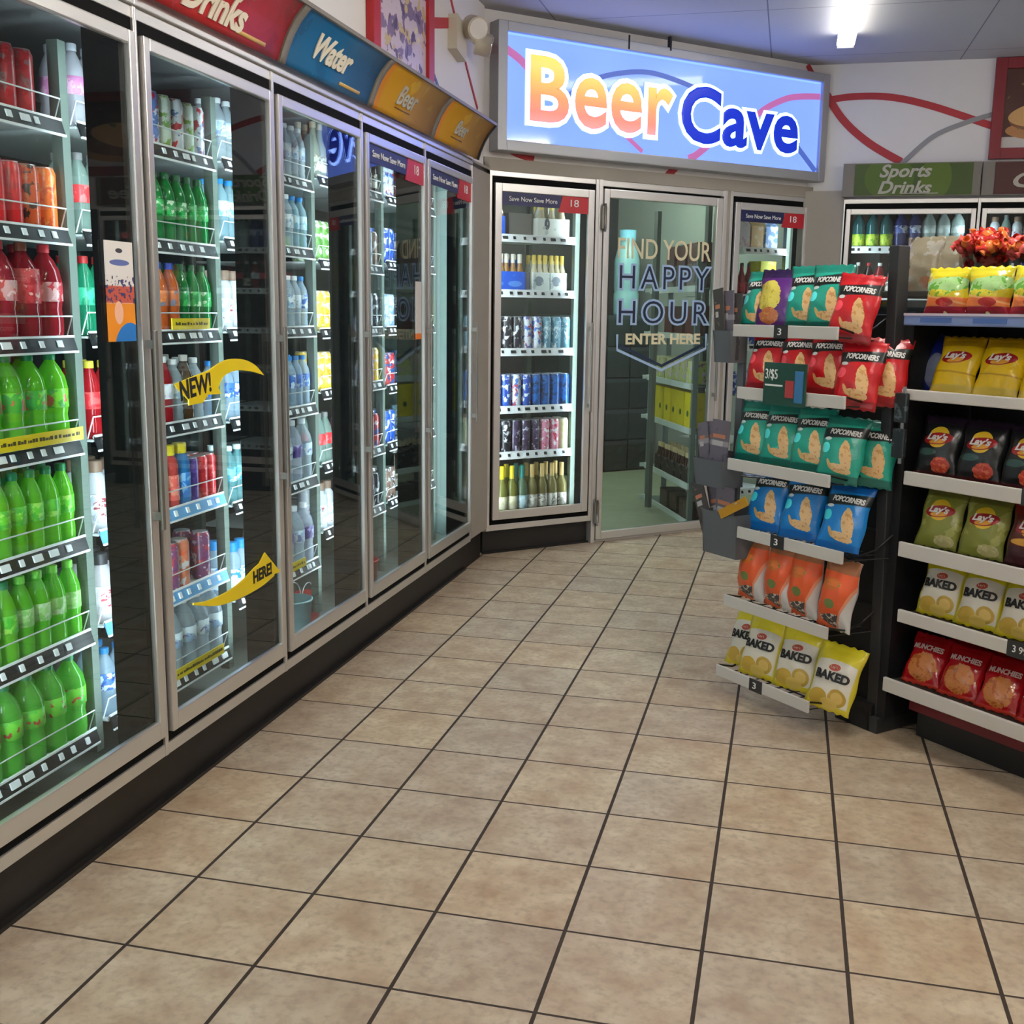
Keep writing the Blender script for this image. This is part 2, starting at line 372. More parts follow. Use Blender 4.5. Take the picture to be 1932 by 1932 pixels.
# ------------------------------------------------------------ glass-door coolers
def cooler(name, label, F, x0, w, zk, zt, rails, shelf_y=.205, depth=.6, handle='right', kick=True, lights=(1,1), sx=(.022,.022), rail_style='dark', guard=True, mull=(1,1), door_top=.068, sill=.068, jw=.009, gap=.010, st=.030, tr=.036, ledm=None):
    r = thing(name, label, 'cooler', F, (x0,0,0))
    b = MB()   # fixed steel frame
    b.box(0, jw, -.012, .05, zk, zt, STEEL, .002); b.box(w-jw, w, -.012, .05, zk, zt, STEEL, .002)
    b.box(jw, w-jw, -.006, .05, zt-.030, zt, STEEL, .002); b.box(jw, w-jw, -.010, .05, zk, zk+.036, STEEL, .002)
    b.obj('frame', r)
    b = MB(); b.box(jw,.07,-.004,.05,zk+.036,zt-.030,BLACK); b.box(w-.07,w-jw,-.004,.05,zk+.036,zt-.030,BLACK); b.box(.07,w-.07,-.004,.05,zt-.08,zt-.030,BLACK); b.box(.07,w-.07,-.004,.05,zk+.036,zk+.08,BLACK)
    b.obj('gasket', r)
    d0, d1, dz0, dz1 = jw+gap, w-jw-gap, zk+sill, zt-door_top
    b = MB()
    for a0,a1,c0,c1 in ((d0,d0+st,dz0,dz1),(d1-st,d1,dz0,dz1),(d0+st,d1-st,dz1-tr,dz1),(d0+st,d1-st,dz0,dz0+.055)): b.box(a0,a1,-.024,-.0045,c0,c1,STEEL,.004)
    door = b.obj('door', r)
    b = MB(); b.box(d0+st,d1-st,-.0125,-.006,dz0+.055,dz1-tr,GLASS); b.obj('glass_pane', door)
    if handle:
        hx = d1-.016 if handle == 'right' else d0+.016
        b = MB(); b.box(hx-.008,hx+.008,-.058,-.048,.86,1.42,STEELD,.004)
        for z in (.90,1.38): b.box(hx-.006,hx+.006,-.05,-.02,z-.012,z+.012,STEELD,.002)
        b.obj('handle', door)
    if kick:
        b = MB(); b.box(0,w,.035,.06,0,zk,KICK); b.box(0,w,.012,.036,0,.012,KICK); b.obj('kick_plate', r)
    for side in (0,1):     # inner mullion posts carrying the light strips
        if not mull[side]: continue
        a0, a1 = (0,.042) if side == 0 else (w-.042,w)
        b = MB(); b.box(a0,a1,.05,.115,zk+.03,zt-.03,BLACK)
        if side == 0: b.box(a1,a1+.007,.05,.062,zk+.03,zt-.03,BLACK)  # lips added on both sides to hide the glowing strip edges
        else: b.box(a0,a0+.004,.115,.123,zk+.03,zt-.03,BLACK)
        mu = b.obj('mullion', r)
        if lights[side]:
            b = MB()
            if side == 0: b.box(a1,a1+.004,.064,.113,zk+.10,zt-.09,ledm or LEDM)
            else: b.box(a0+.004,a1-.004,.115,.119,zk+.10,zt-.09,ledm or LEDM)
            b.obj('light_strip', mu)
    b = MB()
    for px in ([-.016] if sx[0] > .1 else []) + [w-.036]:
        b.box(px,px+.034,shelf_y-.004,shelf_y+.03,zk,zt-.08,POSTM); b.box(px,px+.034,shelf_y+depth-.05,shelf_y+depth-.01,zk,zt-.08,POSTM)
    b.obj('shelf_post', r)
    for k, z in enumerate(rails):
        b = MB(); sl, sr = sx[0]+.014, w-sx[1]-.014
        b.box(sl, sr, shelf_y+.004, shelf_y+depth, z+.002, z+.008, WIRE)
        b.tube([(sl,shelf_y,z+.016),(sr,shelf_y,z+.016)], .004, WIRE, 6)
        sh = b.obj('shelf', r)
        b = MB(); b.hexa([(sl,shelf_y-.016,z-.02),(sr,shelf_y-.016,z-.02),(sr,shelf_y-.011,z-.02),(sl,shelf_y-.011,z-.02),(sl,shelf_y-.004,z+.018),(sr,shelf_y-.004,z+.018),(sr,shelf_y+.001,z+.018),(sl,shelf_y+.001,z+.018)], TAGB if rail_style == 'dark' else (mat('blue_price_strip',(96,160,214),.5) if k in (rail_style if isinstance(rail_style,(list,tuple)) else ()) else (TAGB if rail_style != 'light' else TAGW)))
        for zz, yy in ((z+.020,shelf_y-.006),(z-.022,shelf_y-.018)): b.box(sl,sr,yy,yy+.006,zz-.003,zz+.003,TAGW)
        rng = random.Random(int(x0*100)+k*31); xx = sl+.03
        while xx < sr-.06:
            tw = rng.choice((.016,.016,.020,.036)); col = TAGW if rail_style != 'light' else TAGB
            b.hexa([(xx,shelf_y-.0175,z-.008),(xx+tw,shelf_y-.0175,z-.008),(xx+tw,shelf_y-.013,z-.008),(xx,shelf_y-.013,z-.008),(xx,shelf_y-.0115,z+.010),(xx+tw,shelf_y-.0115,z+.010),(xx+tw,shelf_y-.007,z+.010),(xx,shelf_y-.007,z+.010)], col)
            xx += rng.choice((.055,.068,.075))
        b.obj('price_rail', sh)
        if guard:
            b = MB(); b.tube([(sl,shelf_y+.02,z+.012),(sl,shelf_y-.002,z+.075),(sr,shelf_y-.002,z+.075),(sr,shelf_y+.02,z+.012)], .0022, WIRE, 6); b.obj('guard_wire', sh)
    return r, door, (d0+st, d1-st, dz0+.055, dz1-tr)
BX = [-.135,.678,1.492,2.304,3.117,3.934]
DOORN = ['nearest','second','third','fourth','fifth']
RZ = [[1.955,1.668,1.378,1.09,.81,.53,.225],[1.962,1.672,1.388,1.09,.81,.53,.235],[1.975,1.705,1.39,1.068,.76,.40],[2.01,1.67,1.38,1.12,.80,.505],[2.01,1.70,1.38,1.09,.80,.505]]
CL = ['nearest glass-door cooler on the left, full of green soda','second glass-door cooler from the camera, with yellow arrow stickers','middle glass-door cooler of the left run, full of clear water','fourth glass-door cooler of the left run, mostly tall cans','farthest glass-door cooler of the left run, by the corner']
UN = []
EDGE = cooler('glass_door_cooler', 'glass-door cooler beyond the left frame edge, before the nearest one', FL, -.948, .813, .168, 2.262, RZ[0])
for i in range(5):
    UN.append(cooler('glass_door_cooler', CL[i], FL, BX[i], BX[i+1]-BX[i], .168, 2.262, RZ[i], rail_style=('dark' if i != 1 else [4,5])))
# stickers on the doors: parts of the door they are stuck to
d1 = UN[0][1]
PROMO = printed('promo_strip', (232,228,224), [('z',.10,.145,(196,90,70)),('n',90,.56,(60,60,110)),('z',-.01,.10,(238,146,34)),('e',.05,.075,.02,.03,0,(246,190,160)),('e',.085,.0,.06,.045,.5,(40,120,200)),('z',.17,.30,(234,230,226)),('e',.062,.205,.045,.008,0,(96,110,170)),('e',.062,.236,.016,.006,0,(60,60,70))], .4)
b = MB(); b.box(0,.125,-.016,-.0127,0,.26,PROMO); b.obj('promo_strip', d1, (.62,0,1.39))
def arrow(pts, door, txt, fit, rot):
    b = MB(); b.prism(pts, -.0165, -.0128, YEL); o = b.obj('arrow_sticker', door)
    me = text_mesh('sticker_lettering', txt, INK, fit, .0006, bold=.002)
    for v in me.vertices:
        cx, cz = (fit[0]+fit[1])/2, (fit[2]+fit[3])/2; dx, dz = v.co.x-cx, v.co.z-cz
        v.co.x = cx+dx*cos(rot)-dz*sin(rot); v.co.z = cz+dx*sin(rot)+dz*cos(rot)
    bm = bmesh.new(); bm.from_mesh(o.data); n0 = len(bm.faces); bm.from_mesh(me); o.data.materials.append(INK)
    bm.faces.ensure_lookup_table()
    for f in bm.faces[n0:]:
        f.material_index = 1
    vs = {v for f in bm.faces[n0:] for v in f.verts}
    for v in vs: v.co.y -= .0175
    bm.to_mesh(o.data); bm.free()
    return o
o2 = BX[1]
new = smooth([(1.03,1.292),(1.13,1.318),(1.24,1.318),(1.33,1.297),(1.40,1.258)]) + smooth([(1.40,1.258),(1.31,1.275),(1.20,1.283),(1.12,1.268),(1.085,1.236)])[1:] + [(1.10,1.215),(1.02,1.218),(.985,1.196),(.905,1.194),(.905,1.21),(.84,1.25),(.83,1.262)]
def shift(pts, dx): return [(p[0]-o2+dx, p[1]) for p in pts]
a_new = arrow(shift(new,-.035), UN[1][1], 'NEW!', (.822-o2,1.0-o2,1.220,1.276), .10)
here = smooth([(.85,.592),(.93,.578),(1.05,.575),(1.16,.588),(1.255,.612)]) + [(1.29,.618),(1.335,.648),(1.452,.552),(1.405,.556)] + smooth([(1.40,.55),(1.30,.535),(1.15,.532),(1.0,.545),(.85,.585)])
a_here = arrow(shift(here,0), UN[1][1], 'HERE!', (1.243-o2,1.378-o2,.562,.602), .03)
# price tag stickers high on the fourth door and brand banners above doors four and five
b = MB(); b.box(.655,.735,-.016,-.0127,1.37,1.615,mat('grey_tag',(206,200,196),.5)); b.box(.655,.735,-.0165,-.0129,1.345,1.372,mat('orange_tag',(232,120,40),.5)); b.obj('price_sticker', UN[3][1])
NAVY = mat('navy_banner', (30,36,84), .4); REDB = mat('red_banner', (190,32,46), .4)
def door_banner(unit, x0, x1, z0, z1):
    xm = x0+(x1-x0)*.68
    b = MB(); b.box(x0,xm,-.016,-.0127,z0+.01,z1,NAVY); b.prism([(xm-.02,z0-.012),(x1,z0-.012),(x1,z1),(xm+.01,z1)],-.0168,-.0128,REDB)
    o = b.obj('promo_banner', unit[1])
    text('banner_lettering', 'Save Now Save More', WINK, (x0+.05,xm-.03,z0+.035,z0+.062), o, y=-.0175)
    return o
for u, k in ((UN[3],0),(UN[4],0)):
    a,c,z0,z1 = u[2]; door_banner(u, a, c, z1-.085, z1)
    text('banner_price', '18', WINK, (c-.13,c-.07,z1-.06,z1-.018), u[1], y=-.0180)
for k, zz, x0, x1 in ((0,3,.40,.76),(1,2,.44,.68),(1,6,.36,.70),(2,5,.40,.60)):   # yellow strips clipped to shelf fronts
    sh = [c for c in UN[k][0].children if c.name.startswith('shelf') and not c.name.startswith('shelf_post')][zz]
    z = RZ[k][zz]; b = MB(); b.box(x0,x1,.176,.180,z+.022,z+.058,YEL)
    rng = random.Random(k*9+zz); x = x0+.02
    while x < x1-.02:
        L = rng.uniform(.004,.012); b.box(x,x+L,.1755,.1764,z+.036,z+.036+rng.choice((.007,.010)),mat('olive_ink',(70,62,20),.6)); x += L+rng.choice((.002,.002,.007))
    b.obj('shelf_banner', sh)
# corner wall: reach-in cooler, entrance door, narrow reach-in
CU = cooler('glass_door_cooler', 'glass-door cooler left of the entrance, full of cans and white wine', FC, .032, .783, .148, 2.288, [1.925,1.592,1.232,.872,.582,.19], shelf_y=.19, rail_style='light', guard=False, jw=.022, gap=.016, st=.046, tr=.048, ledm=LEDB)
a,c,z0,z1 = CU[2]; door_banner(CU, a, c, z1-.085, z1); text('banner_price', '18', WINK, (c-.13,c-.07,z1-.06,z1-.018), CU[1], y=-.0180)
CU3 = cooler('glass_door_cooler', 'narrow glass-door cooler right of the entrance, behind the snack rack', FC, 1.890, .757, .03, 2.288, [1.925,1.60,1.25,.9,.55,.2], shelf_y=.19, rail_style='light', guard=False, kick=False, sx=(.29,.022), mull=(0,1), ledm=LEDB, jw=.022, gap=.016, st=.046, tr=.048)
a,c,z0,z1 = CU3[2]; door_banner(CU3, a, c, z1-.085, z1); text('banner_price', '18', WINK, (c-.13,c-.07,z1-.06,z1-.018), CU3[1], y=-.0180)
# walk-in entrance
r = thing('glass_entrance_door', 'tall glass entrance door lettered with a happy hour message', 'door', FC, (.816,0,0)); w = 1.046
b = MB(); b.box(0,.030,-.014,.06,0,2.288,STEEL,.003); b.box(w-.034,w,-.014,.06,0,2.288,STEEL,.003); b.box(.03,w-.034,-.006,.06,2.25,2.288,STEEL,.003); b.box(.03,w-.034,.0,.06,0,.012,STEEL); b.obj('door_frame', r)
b = MB(); b.box(.03,w-.034,.02,.055,.012,.022,BLACK); b.box(.03,.05,.02,.055,.02,2.25,BLACK); b.box(w-.054,w-.034,.02,.055,.02,2.25,BLACK); b.box(.05,w-.05,.02,.055,2.21,2.25,BLACK); b.obj('gasket', r)
b = MB()
for a0,a1,c0,c1 in ((.036,.078,.018,2.236),(w-.098,w-.042,.018,2.236),(.078,w-.098,2.182,2.236),(.078,w-.098,.018,.072)): b.box(a0,a1,-.022,.014,c0,c1,STEEL,.005)
ED = b.obj('door', r)
b = MB(); b.box(.078,w-.098,-.006,.002,.072,2.182,GLASS); b.obj('glass_pane', ED)
for z in (.20,2.06):
    b = MB(); b.box(.016,.050,-.034,-.020,z-.07,z+.07,STEELD,.004); b.cyl((.033,-.036,z-.085),(.033,-.036,z+.085),.008,STEELD); b.obj('hinge', r)
b = MB(); b.box(w-.078,w-.062,-.062,-.05,.9,1.45,STEELD,.004)
for z in (.94,1.41): b.box(w-.075,w-.065,-.052,-.02,z-.012,z+.012,STEELD)
b.obj('handle', ED)
CREAM = mat('cream_vinyl', (232,220,184), .5); SKYV = mat('pale_blue_vinyl', (170,196,232), .5); NAVV = mat('navy_vinyl', (22,40,70), .5)
def ds(s): return s-.816
text('door_lettering', 'FIND YOUR', CREAM, (ds(.976),ds(1.738),1.822,1.948), ED, y=-.0085, bold=.001)
for t, zz in (('HAPPY',(1.622,1.792)),('HOUR',(1.402,1.572))):
    f = (ds(.992),ds(1.732),zz[0]+.012,zz[1]-.012)
    text('door_lettering', t, SKYV, f, ED, y=-.0078, bold=.012, spacing=1.28)
    text('lettering_fill', t, NAVV, f, ED, y=-.0095, bold=-.0015, spacing=1.28)
text('door_lettering', 'ENTER HERE', CREAM, (ds(1.058),ds(1.672),1.284,1.348), ED, y=-.0085, bold=.003)
b = MB(); P = [(.987,1.345),(.990,1.247),(1.355,1.112),(1.729,1.252),(1.727,1.350)]
b.ribbon([(ds(p[0]),p[1]) for p in P], .017, .0015, SKYV); b.obj('door_emblem', ED, (0,-.0075,0))
b = MB(); b.ribbon([(ds(p[0]*.955+.061),p[1]+.028) for p in P[1:4]], .02, .0012, NAVV); b.obj('emblem_fill', ED, (0,-.0075,0))
# sports-drinks coolers on the right wall
SU = [cooler('glass_door_cooler','glass-door cooler below the green sports drinks header',FR,1.752,.878,.16,2.272,[1.945,1.62,1.3,.98,.66,.34],shelf_y=.22,rail_style='light',guard=False),
      cooler('glass_door_cooler','glass-door cooler at the right frame edge, below the brown header',FR,2.630,.878,.16,2.272,[1.945,1.62,1.3,.98,.66,.34],shelf_y=.22,rail_style='light',guard=False)]
# ------------------------------------------------------------ lights of the place
def strip_light(x, y, label, L=1.22, axis='y', es=None):
    r = thing('fluorescent_light', label, 'ceiling light', WORLD, (x,y,H), 0 if axis == 'y' else pi/2, 'ceiling strip lights')
    b = MB(); b.prism([(-.05,0),(.05,0),(.032,-.038),(-.032,-.038)],-L/2,L/2,mat('lamp_housing',(225,225,225),.5)); b.obj('housing', r)
    for s in (-1,1):
        b = MB(); b.cyl((s*.036,-L/2+.02,-.060),(s*.036,L/2-.02,-.060),.0165,emitter('fluorescent_tube' if es is None else 'dimmed_fluorescent_tube',(255,250,240),es or TUBE),12); t = b.obj('tube', r)
        b = MB(); b.cyl((s*.036,-L/2-.005,-.060),(s*.036,-L/2+.02,-.060),.0172,ALU); b.cyl((s*.036,L/2-.02,-.060),(s*.036,L/2+.005,-.060),.0172,ALU); b.obj('tube_cap', t)
    for e in (-1,1):
        b = MB(); b.box(-.05,.05,e*L/2-.012,e*L/2+.006,-.082,0,mat('lamp_housing'),.003); b.obj('end_plate', r)
strip_light(1.672, 4.72, 'twin-tube fluorescent light on the ceiling before the lit sign', es=10)  # emission lowered here so the ceiling above does not burn out
strip_light(1.672, 1.6, 'twin-tube fluorescent light above the snack aisle')
strip_light(1.672, -1.3, 'twin-tube fluorescent light above the camera')
strip_light(4.5, 3.0, 'twin-tube fluorescent light over the far side of the shop')
strip_light(4.5, -.6, 'twin-tube fluorescent light over the near side of the shop')
strip_light(3.0, -3.6, 'twin-tube fluorescent light behind the camera')
def cave_light(F, x, y, z, L, label):
    r = thing('tube_light', label, 'ceiling light', F, (x,y,z), 0, 'tube lights inside the coolers')
    b = MB(); b.box(-L/2,L/2,-.03,.03,-.025,0,mat('lamp_housing')); b.obj('housing', r)
    b = MB(); b.cyl((-L/2+.01,0,-.04),(L/2-.01,0,-.04),.014,emitter('cave_tube',(225,245,225),CAVE)); b.obj('tube', r)
cave_light(FC, 1.3, 1.9, 2.598, 1.1, 'tube light on the walk-in room ceiling, over the aisle')
cave_light(FC, 2.6, 1.9, 2.598, 1.1, 'tube light on the walk-in room ceiling, over the rack')
# ------------------------------------------------------------ illuminated sign
r = thing('illuminated_sign', 'large blue lit sign in a grey metal frame above the corner doors', 'sign', FC, (0,0,0))
s0,s1,q0,q1 = .045,2.672,2.392,3.100
b = MB()
for a0,a1,c0,c1 in ((s0,s0+.062,q0,q1),(s1-.062,s1,q0,q1),(s0+.062,s1-.062,q0,q0+.062),(s0+.062,s1-.062,q1-.055,q1)): b.box(a0,a1,-.085,.018,c0,c1,ALU,.006)
b.box(.95,.962,-.088,-.084,q1-.05,q1+.03,DKM); b.box(1.27,1.282,-.088,-.06,q1-.02,q1+.065,DKM); b.obj('frame', r)
def sign_panel():
    m = bpy.data.materials.new('lit_blue_acrylic'); m.use_nodes = True; MATS['lit_blue_acrylic'] = m; nt = m.node_tree; nt.nodes.remove(nt.nodes['Principled BSDF'])
    n = NT(m); em = nt.nodes.new('ShaderNodeEmission'); tr = nt.nodes.new('ShaderNodeBsdfTransparent'); tr.inputs[0].default_value = lin((190,205,255))
    gl = nt.nodes.new('ShaderNodeBsdfGlossy'); gl.inputs['Roughness'].default_value = .06
    em.inputs[0].default_value = lin((120,150,255)); n.put(em.inputs[1], n.m('MULTIPLY_ADD', n.noise(1.6, 2), .6*SIGN, 1.4*SIGN))
    x = nt.nodes.new('ShaderNodeMixShader'); x.inputs[0].default_value = .70; nt.links.new(tr.outputs[0], x.inputs[1]); nt.links.new(em.outputs[0], x.inputs[2])
    lw = nt.nodes.new('ShaderNodeLayerWeight'); y = nt.nodes.new('ShaderNodeMixShader'); nt.links.new(n.m('MULTIPLY_ADD', n.m('POWER', lw.outputs['Facing'], 5.0), .96, .04), y.inputs[0]); nt.links.new(x.outputs[0], y.inputs[1]); nt.links.new(gl.outputs[0], y.inputs[2])
    nt.links.new(y.outputs[0], nt.nodes['Material Output'].inputs[0]); return m
b = MB(); b.box(s0+.06,s1-.06,-.060,-.054,q0+.06,q1-.053,sign_panel()); b.obj('acrylic_panel', r)
b = MB(); LB = emitter('sign_edge_light', (120,160,255), 14.0*SIGN)
b.box(s0+.063,s1-.063,-.05,-.02,q1-.0585,q1-.0555,LB); b.box(s0+.063,s1-.063,-.05,-.02,q0+.0625,q0+.0655,LB); b.obj('edge_light', r)
HALO = emitter('sign_halo', (118,156,255), 6.5*SIGN)
def beer_face():
    m = mat('beer_letter_face', (240,200,80), .4); n = NT(m); nt = m.node_tree; rp = nt.nodes.new('ShaderNodeValToRGB')
    mr = nt.nodes.new('ShaderNodeMapRange'); mr.inputs[1].default_value = 2.56; mr.inputs[2].default_value = 2.95; nt.links.new(n.z, mr.inputs[0]); nt.links.new(mr.outputs[0], rp.inputs[0])
    e = rp.color_ramp.elements; e[0].position = .0; e[0].color = lin((238,150,150)); e[1].position = 1; e[1].color = lin((236,214,96))
    for p, c in ((.18,(232,128,112)),(.40,(228,146,96)),(.66,(228,186,96)),(.85,(226,208,110))): q = e.new(p); q.color = lin(c)
    b = nt.nodes['Principled BSDF']; nt.links.new(rp.outputs[0], b.inputs['Base Color']); nt.links.new(rp.outputs[0], b.inputs['Emission Color']); b.inputs['Emission Strength'].default_value = .8*SIGN; return m
BF = beer_face(); CFc = mat('cave_letter_face', (12,36,170), .35, emit=(16,52,200), es=.62*SIGN)
for t, fit in (('B',(.276,.526,2.585,2.930)),('eer',(.588,1.306,2.578,2.848)),):
    text('letter_halo', t, HALO, fit, r, y=-.066, extrude=.004, bevel=.038, flat=.12, spacing=1.04)
    text('lettering', t, BF, fit, r, y=-.074, extrude=.004, bevel=.011, flat=.2, spacing=1.04)
fit = (1.403,2.392,2.567,2.892)
text('letter_halo', 'Cave', HALO, fit, r, y=-.066, extrude=.004, bevel=.034, flat=.12, spacing=1.04); text('lettering', 'Cave', CFc, fit, r, y=-.074, extrude=.004, bevel=.013, flat=.2, spacing=1.04)
PR = mat('mural_glow_red', (120,40,60), .4, emit=(190,112,180), es=.75); PD = mat('mural_glow_dark', (20,26,50), .4, emit=(84,112,206), es=.75)  # glowing stand-ins for the wall mural showing through the lit panel
for pts,wd,pm in (([(.105,2.952),(.2,2.905),(.30,2.83)],.045,PR),([(1.95,2.70),(2.1,2.82),(2.288,2.905),(2.433,2.935),(2.605,2.952)],.04,PR),([(.75,2.66),(.92,2.58),(1.1,2.47)],.026,PR),([(1.64,2.56),(1.53,2.482),(1.47,2.458)],.045,PR),([(.55,2.75),(.703,2.846),(.917,2.912),(1.161,2.940),(1.46,2.898),(1.60,2.85)],.03,PD),([(2.40,2.62),(2.46,2.573),(2.60,2.462)],.038,PD)):
    b = MB(); b.ribbon(smooth(pts), wd, .002, pm); b.obj('mural_glow_stripe', r, (0,-.0602,0))
# ------------------------------------------------------------ category headers above the left run: curved panels
VP = [(-.035+.0,2.292),(-.050,2.335),(-.072,2.385),(-.098,2.425),(-.122,2.452),(-.140,2.468)]   # (y, z) outward flare
LEN = [0]
for k in range(1,len(VP)): LEN.append(LEN[-1]+math.hypot(VP[k][0]-VP[k-1][0],VP[k][1]-VP[k-1][1]))
def vpt(t, off=0):
    t = max(0,min(1,t))*LEN[-1]
    for k in range(1,len(VP)):
        if t <= LEN[k]+1e-9:
            u = (t-LEN[k-1])/(LEN[k]-LEN[k-1]); a, c = VP[k-1], VP[k]
            ny, nz = -(c[1]-a[1]), (c[0]-a[0]); L = math.hypot(ny,nz); return a[0]+(c[0]-a[0])*u+off*ny/L, a[1]+(c[1]-a[1])*u+off*nz/L
def valance_strip(x0, x1, m, t0=0, t1=1, off=0, th=.006, n=10):
    b = MB(); i = b.mi(m); R = []
    for k in range(n+1):
        t = t0+(t1-t0)*k/n; y,z = vpt(t,off); y2,z2 = vpt(t,off-th); R.append([b.bm.verts.new(p) for p in ((x0,y,z),(x1,y,z),(x1,y2,z2),(x0,y2,z2))])
    for k in range(n):
        for q in range(4): f = b.bm.faces.new([R[k][q],R[k][(q+1)%4],R[k+1][(q+1)%4],R[k+1][q]]); f.material_index = i; f.smooth = q in (0,2)
    b.bm.faces.new(R[0][::-1]).material_index = i; b.bm.faces.new(R[-1]).material_index = i
    bmesh.ops.recalc_face_normals(b.bm, faces=b.bm.faces[:]); return b
HDR = [(-.948,-.135,None,'grey blank header panel beyond the left frame edge',(120,116,110)),
       (-.135,.678,None,'grey blank header panel at the left frame edge',(120,116,110)),
       (.678,1.492,'Energy.\nDrinks','red header panel reading drinks',(168,30,36)),
       (1.492,2.304,'Water','blue header panel reading water',(12,92,140)),
       (2.304,3.117,'Beer','amber header panel next to the blue one',(178,130,28)),
       (3.117,3.934,'Beer','amber header panel at the far end of the row',(178,130,28))]
for i,(x0,x1,t,lab,col) in enumerate(HDR):
    r = thing('header_sign', lab, 'sign', FL, (x0,0,0), 0, 'category headers above the left coolers'); w = x1-x0
    if i in (4,5): pm = printed('amber_header', col, [('n',3.2,.52,(164,118,26)),('n',4.1,.6,(192,150,38)),('x',-.1,.10,(186,116,40)),('x',.74,.85,(170,120,46))], .4)
    elif i == 2: pm = printed('red_header', col, [('n',6,.60,(150,24,32)),('e',.62,2.40,.09,.06,0,(176,40,48)),('n',14,.68,(176,52,62))], .4)
    elif i == 3: pm = printed('blue_header', col, [('n',5,.56,(8,82,128)),('n',18,.70,(40,120,168))], .4)
    else: pm = mat('grey_header', col, .4)
    valance_strip(.045, w-.006, pm).obj('panel', r)
    b = valance_strip(0, .045, mat('header_divider',(118,112,104),.5), off=.004, th=.014); b.obj('divider', r)
    b = MB(); b.box(0,w,-.012,.03,2.266,2.294,STEEL,.003); y,z = vpt(1); b.box(0,w,y-.006,y+.012,z-.004,z+.010,mat('header_divider')); b.obj('rail', r)
    if i == 5:
        b = valance_strip(w-.006,w+.012,CHARC,off=.008,th=.03); b.obj('end_cap', r)
    if t:
        lm = mat('header_lettering', (226,216,196), .5) if i < 4 else mat('silver_lettering', (176,172,160), .5)
        bend = lambda x,y,z: (x,)+vpt((z)/LEN[-1], .0035-y)
        L = LEN[-1]
        fit = {2:(.17,.54,.026,.220),3:(.215,.535,.066,.150),4:(.27,.50,.062,.142),5:(.30,.49,.066,.135)}[i]
        text('lettering', t, lm, fit, r, extrude=.002, bend=bend, shear=.25, bold=.004 if i<4 else .002, line=.9)
        if i < 4:
            b = valance_strip(.50,.70,mat('tan_strip',(200,164,92),.5),.10,.16,.002,.002,2); b.obj('lettering_underline', r)
        else:
            b = valance_strip(.28,.47,mat('dark_gold',(120,84,30),.5),.20,.23,.002,.002,2); b.obj('lettering_underline', r)
# flat headers on the right wall
for x0,x1,t,lab,pm in ((1.735,2.622,'Sports\nDrinks','green header panel reading sports drinks',printed('green_header',(56,78,16),[('e',.30,.12,.16,.14,0,(70,96,14)),('e',.60,.12,.10,.14,0,(78,102,16))],.4)),
                       (2.628,3.5,'Coffee','dark red brown header panel at the right frame edge',mat('brown_header',(70,22,18),.5))):
    r = thing('header_sign', lab, 'sign', FR, (x0,-.035,2.285), 0, 'category headers on the right wall'); w = x1-x0
    b = MB(); b.box(.0,w-.004,-.012,.03,0,.218,mat('header_divider')); b.obj('backing', r)
    b = MB(); b.box(.075,w-.055,-.016,-.012,.006,.212,pm); b.obj('panel', r)
    text('lettering', t, mat('silver_lettering'), (.235,.575,.018,.205) if 'S' in t else (.195,.75,.05,.145), r, y=-.0175, shear=.3, bold=.003, line=.95)
    if 'S' in t:
        b = MB(); b.box(.38,.62,-.0185,-.0165,.014,.020,mat('silver_lettering')); b.obj('lettering_underline', r)
# ------------------------------------------------------------ framed posters, emergency light
PURP = printed('berry_poster', (206,188,200), [('n',9,.54,(126,104,140)),('n',12,.60,(200,176,120)),('v',9,.14,(222,210,140)),('n',18,.62,(84,62,96))], .35)
def poster(name, label, F, x0, x1, z0, z1, y, art, fr, fw=.10):
    r = thing(name, label, 'picture', F, (x0,y,z0)); w, h = x1-x0, z1-z0
    b = MB()
    for a0,a1,c0,c1 in ((0,fw,0,h),(w-fw,w,0,h),(fw,w-fw,0,fw),(fw,w-fw,h-fw,h)): b.box(a0,a1,-.035,0,c0,c1,fr,.004)
    b.obj('frame', r); b = MB(); b.box(fw-.005,w-fw+.005,-.018,-.006,fw-.005,h-fw+.005,art); b.obj('print', r)
poster('framed_poster','purple and yellow poster in a red frame above the headers',FL,2.46,3.275,2.40,3.165,.028,PURP,RED,.085)
HOTD = printed('sandwich_poster', (74,36,30), [('z',.0,.14,(196,190,186)),('e',.55,.18,.46,.08,0,(176,120,70)),('e',.55,.24,.44,.09,0,(120,70,40)),('e',.5,.30,.40,.10,.1,(206,160,100)),('n',14,.66,(120,110,60))], .35)
poster('framed_poster','sandwich poster in a dark red frame on the right wall',FR,2.665,3.75,2.525,3.168,.048,HOTD,mat('dark_red_frame',(128,26,38),.45),.07)
r = thing('emergency_light', 'cream emergency light with two round heads beside the lit sign', 'emergency light', FL, (3.68,.03,2.862)); CRM = mat('cream_plastic', (206,198,180), .45)
b = MB(); b.prism([(-.08,-.07),(.09,-.10),(.11,.07),(-.07,.10),(-.08,.08)],-.05,0,CRM); b.obj('body', r)
for nm,c,dirv in (('lamp_head',(.045,-.11,.055),(-.7,-.62,-.3)),('lamp_head',(.26,-.10,.02),(.3,-.9,-.2))):
    d = Vector(dirv).normalized(); c = Vector(c)
    b = MB(); b.tube([c-d*.05,c-d*.02,c+d*.035],.058,CRM,18); h = b.obj(nm, r)
    b = MB(); b.cyl(c+d*.034,c+d*.042,.05,mat('chrome',(230,230,230),.12,1),18); b.obj('lens', h)
    b = MB(); b.cyl((.08,-.05,.03),tuple(c-d*.04),.014,CRM); b.obj('bracket', h)
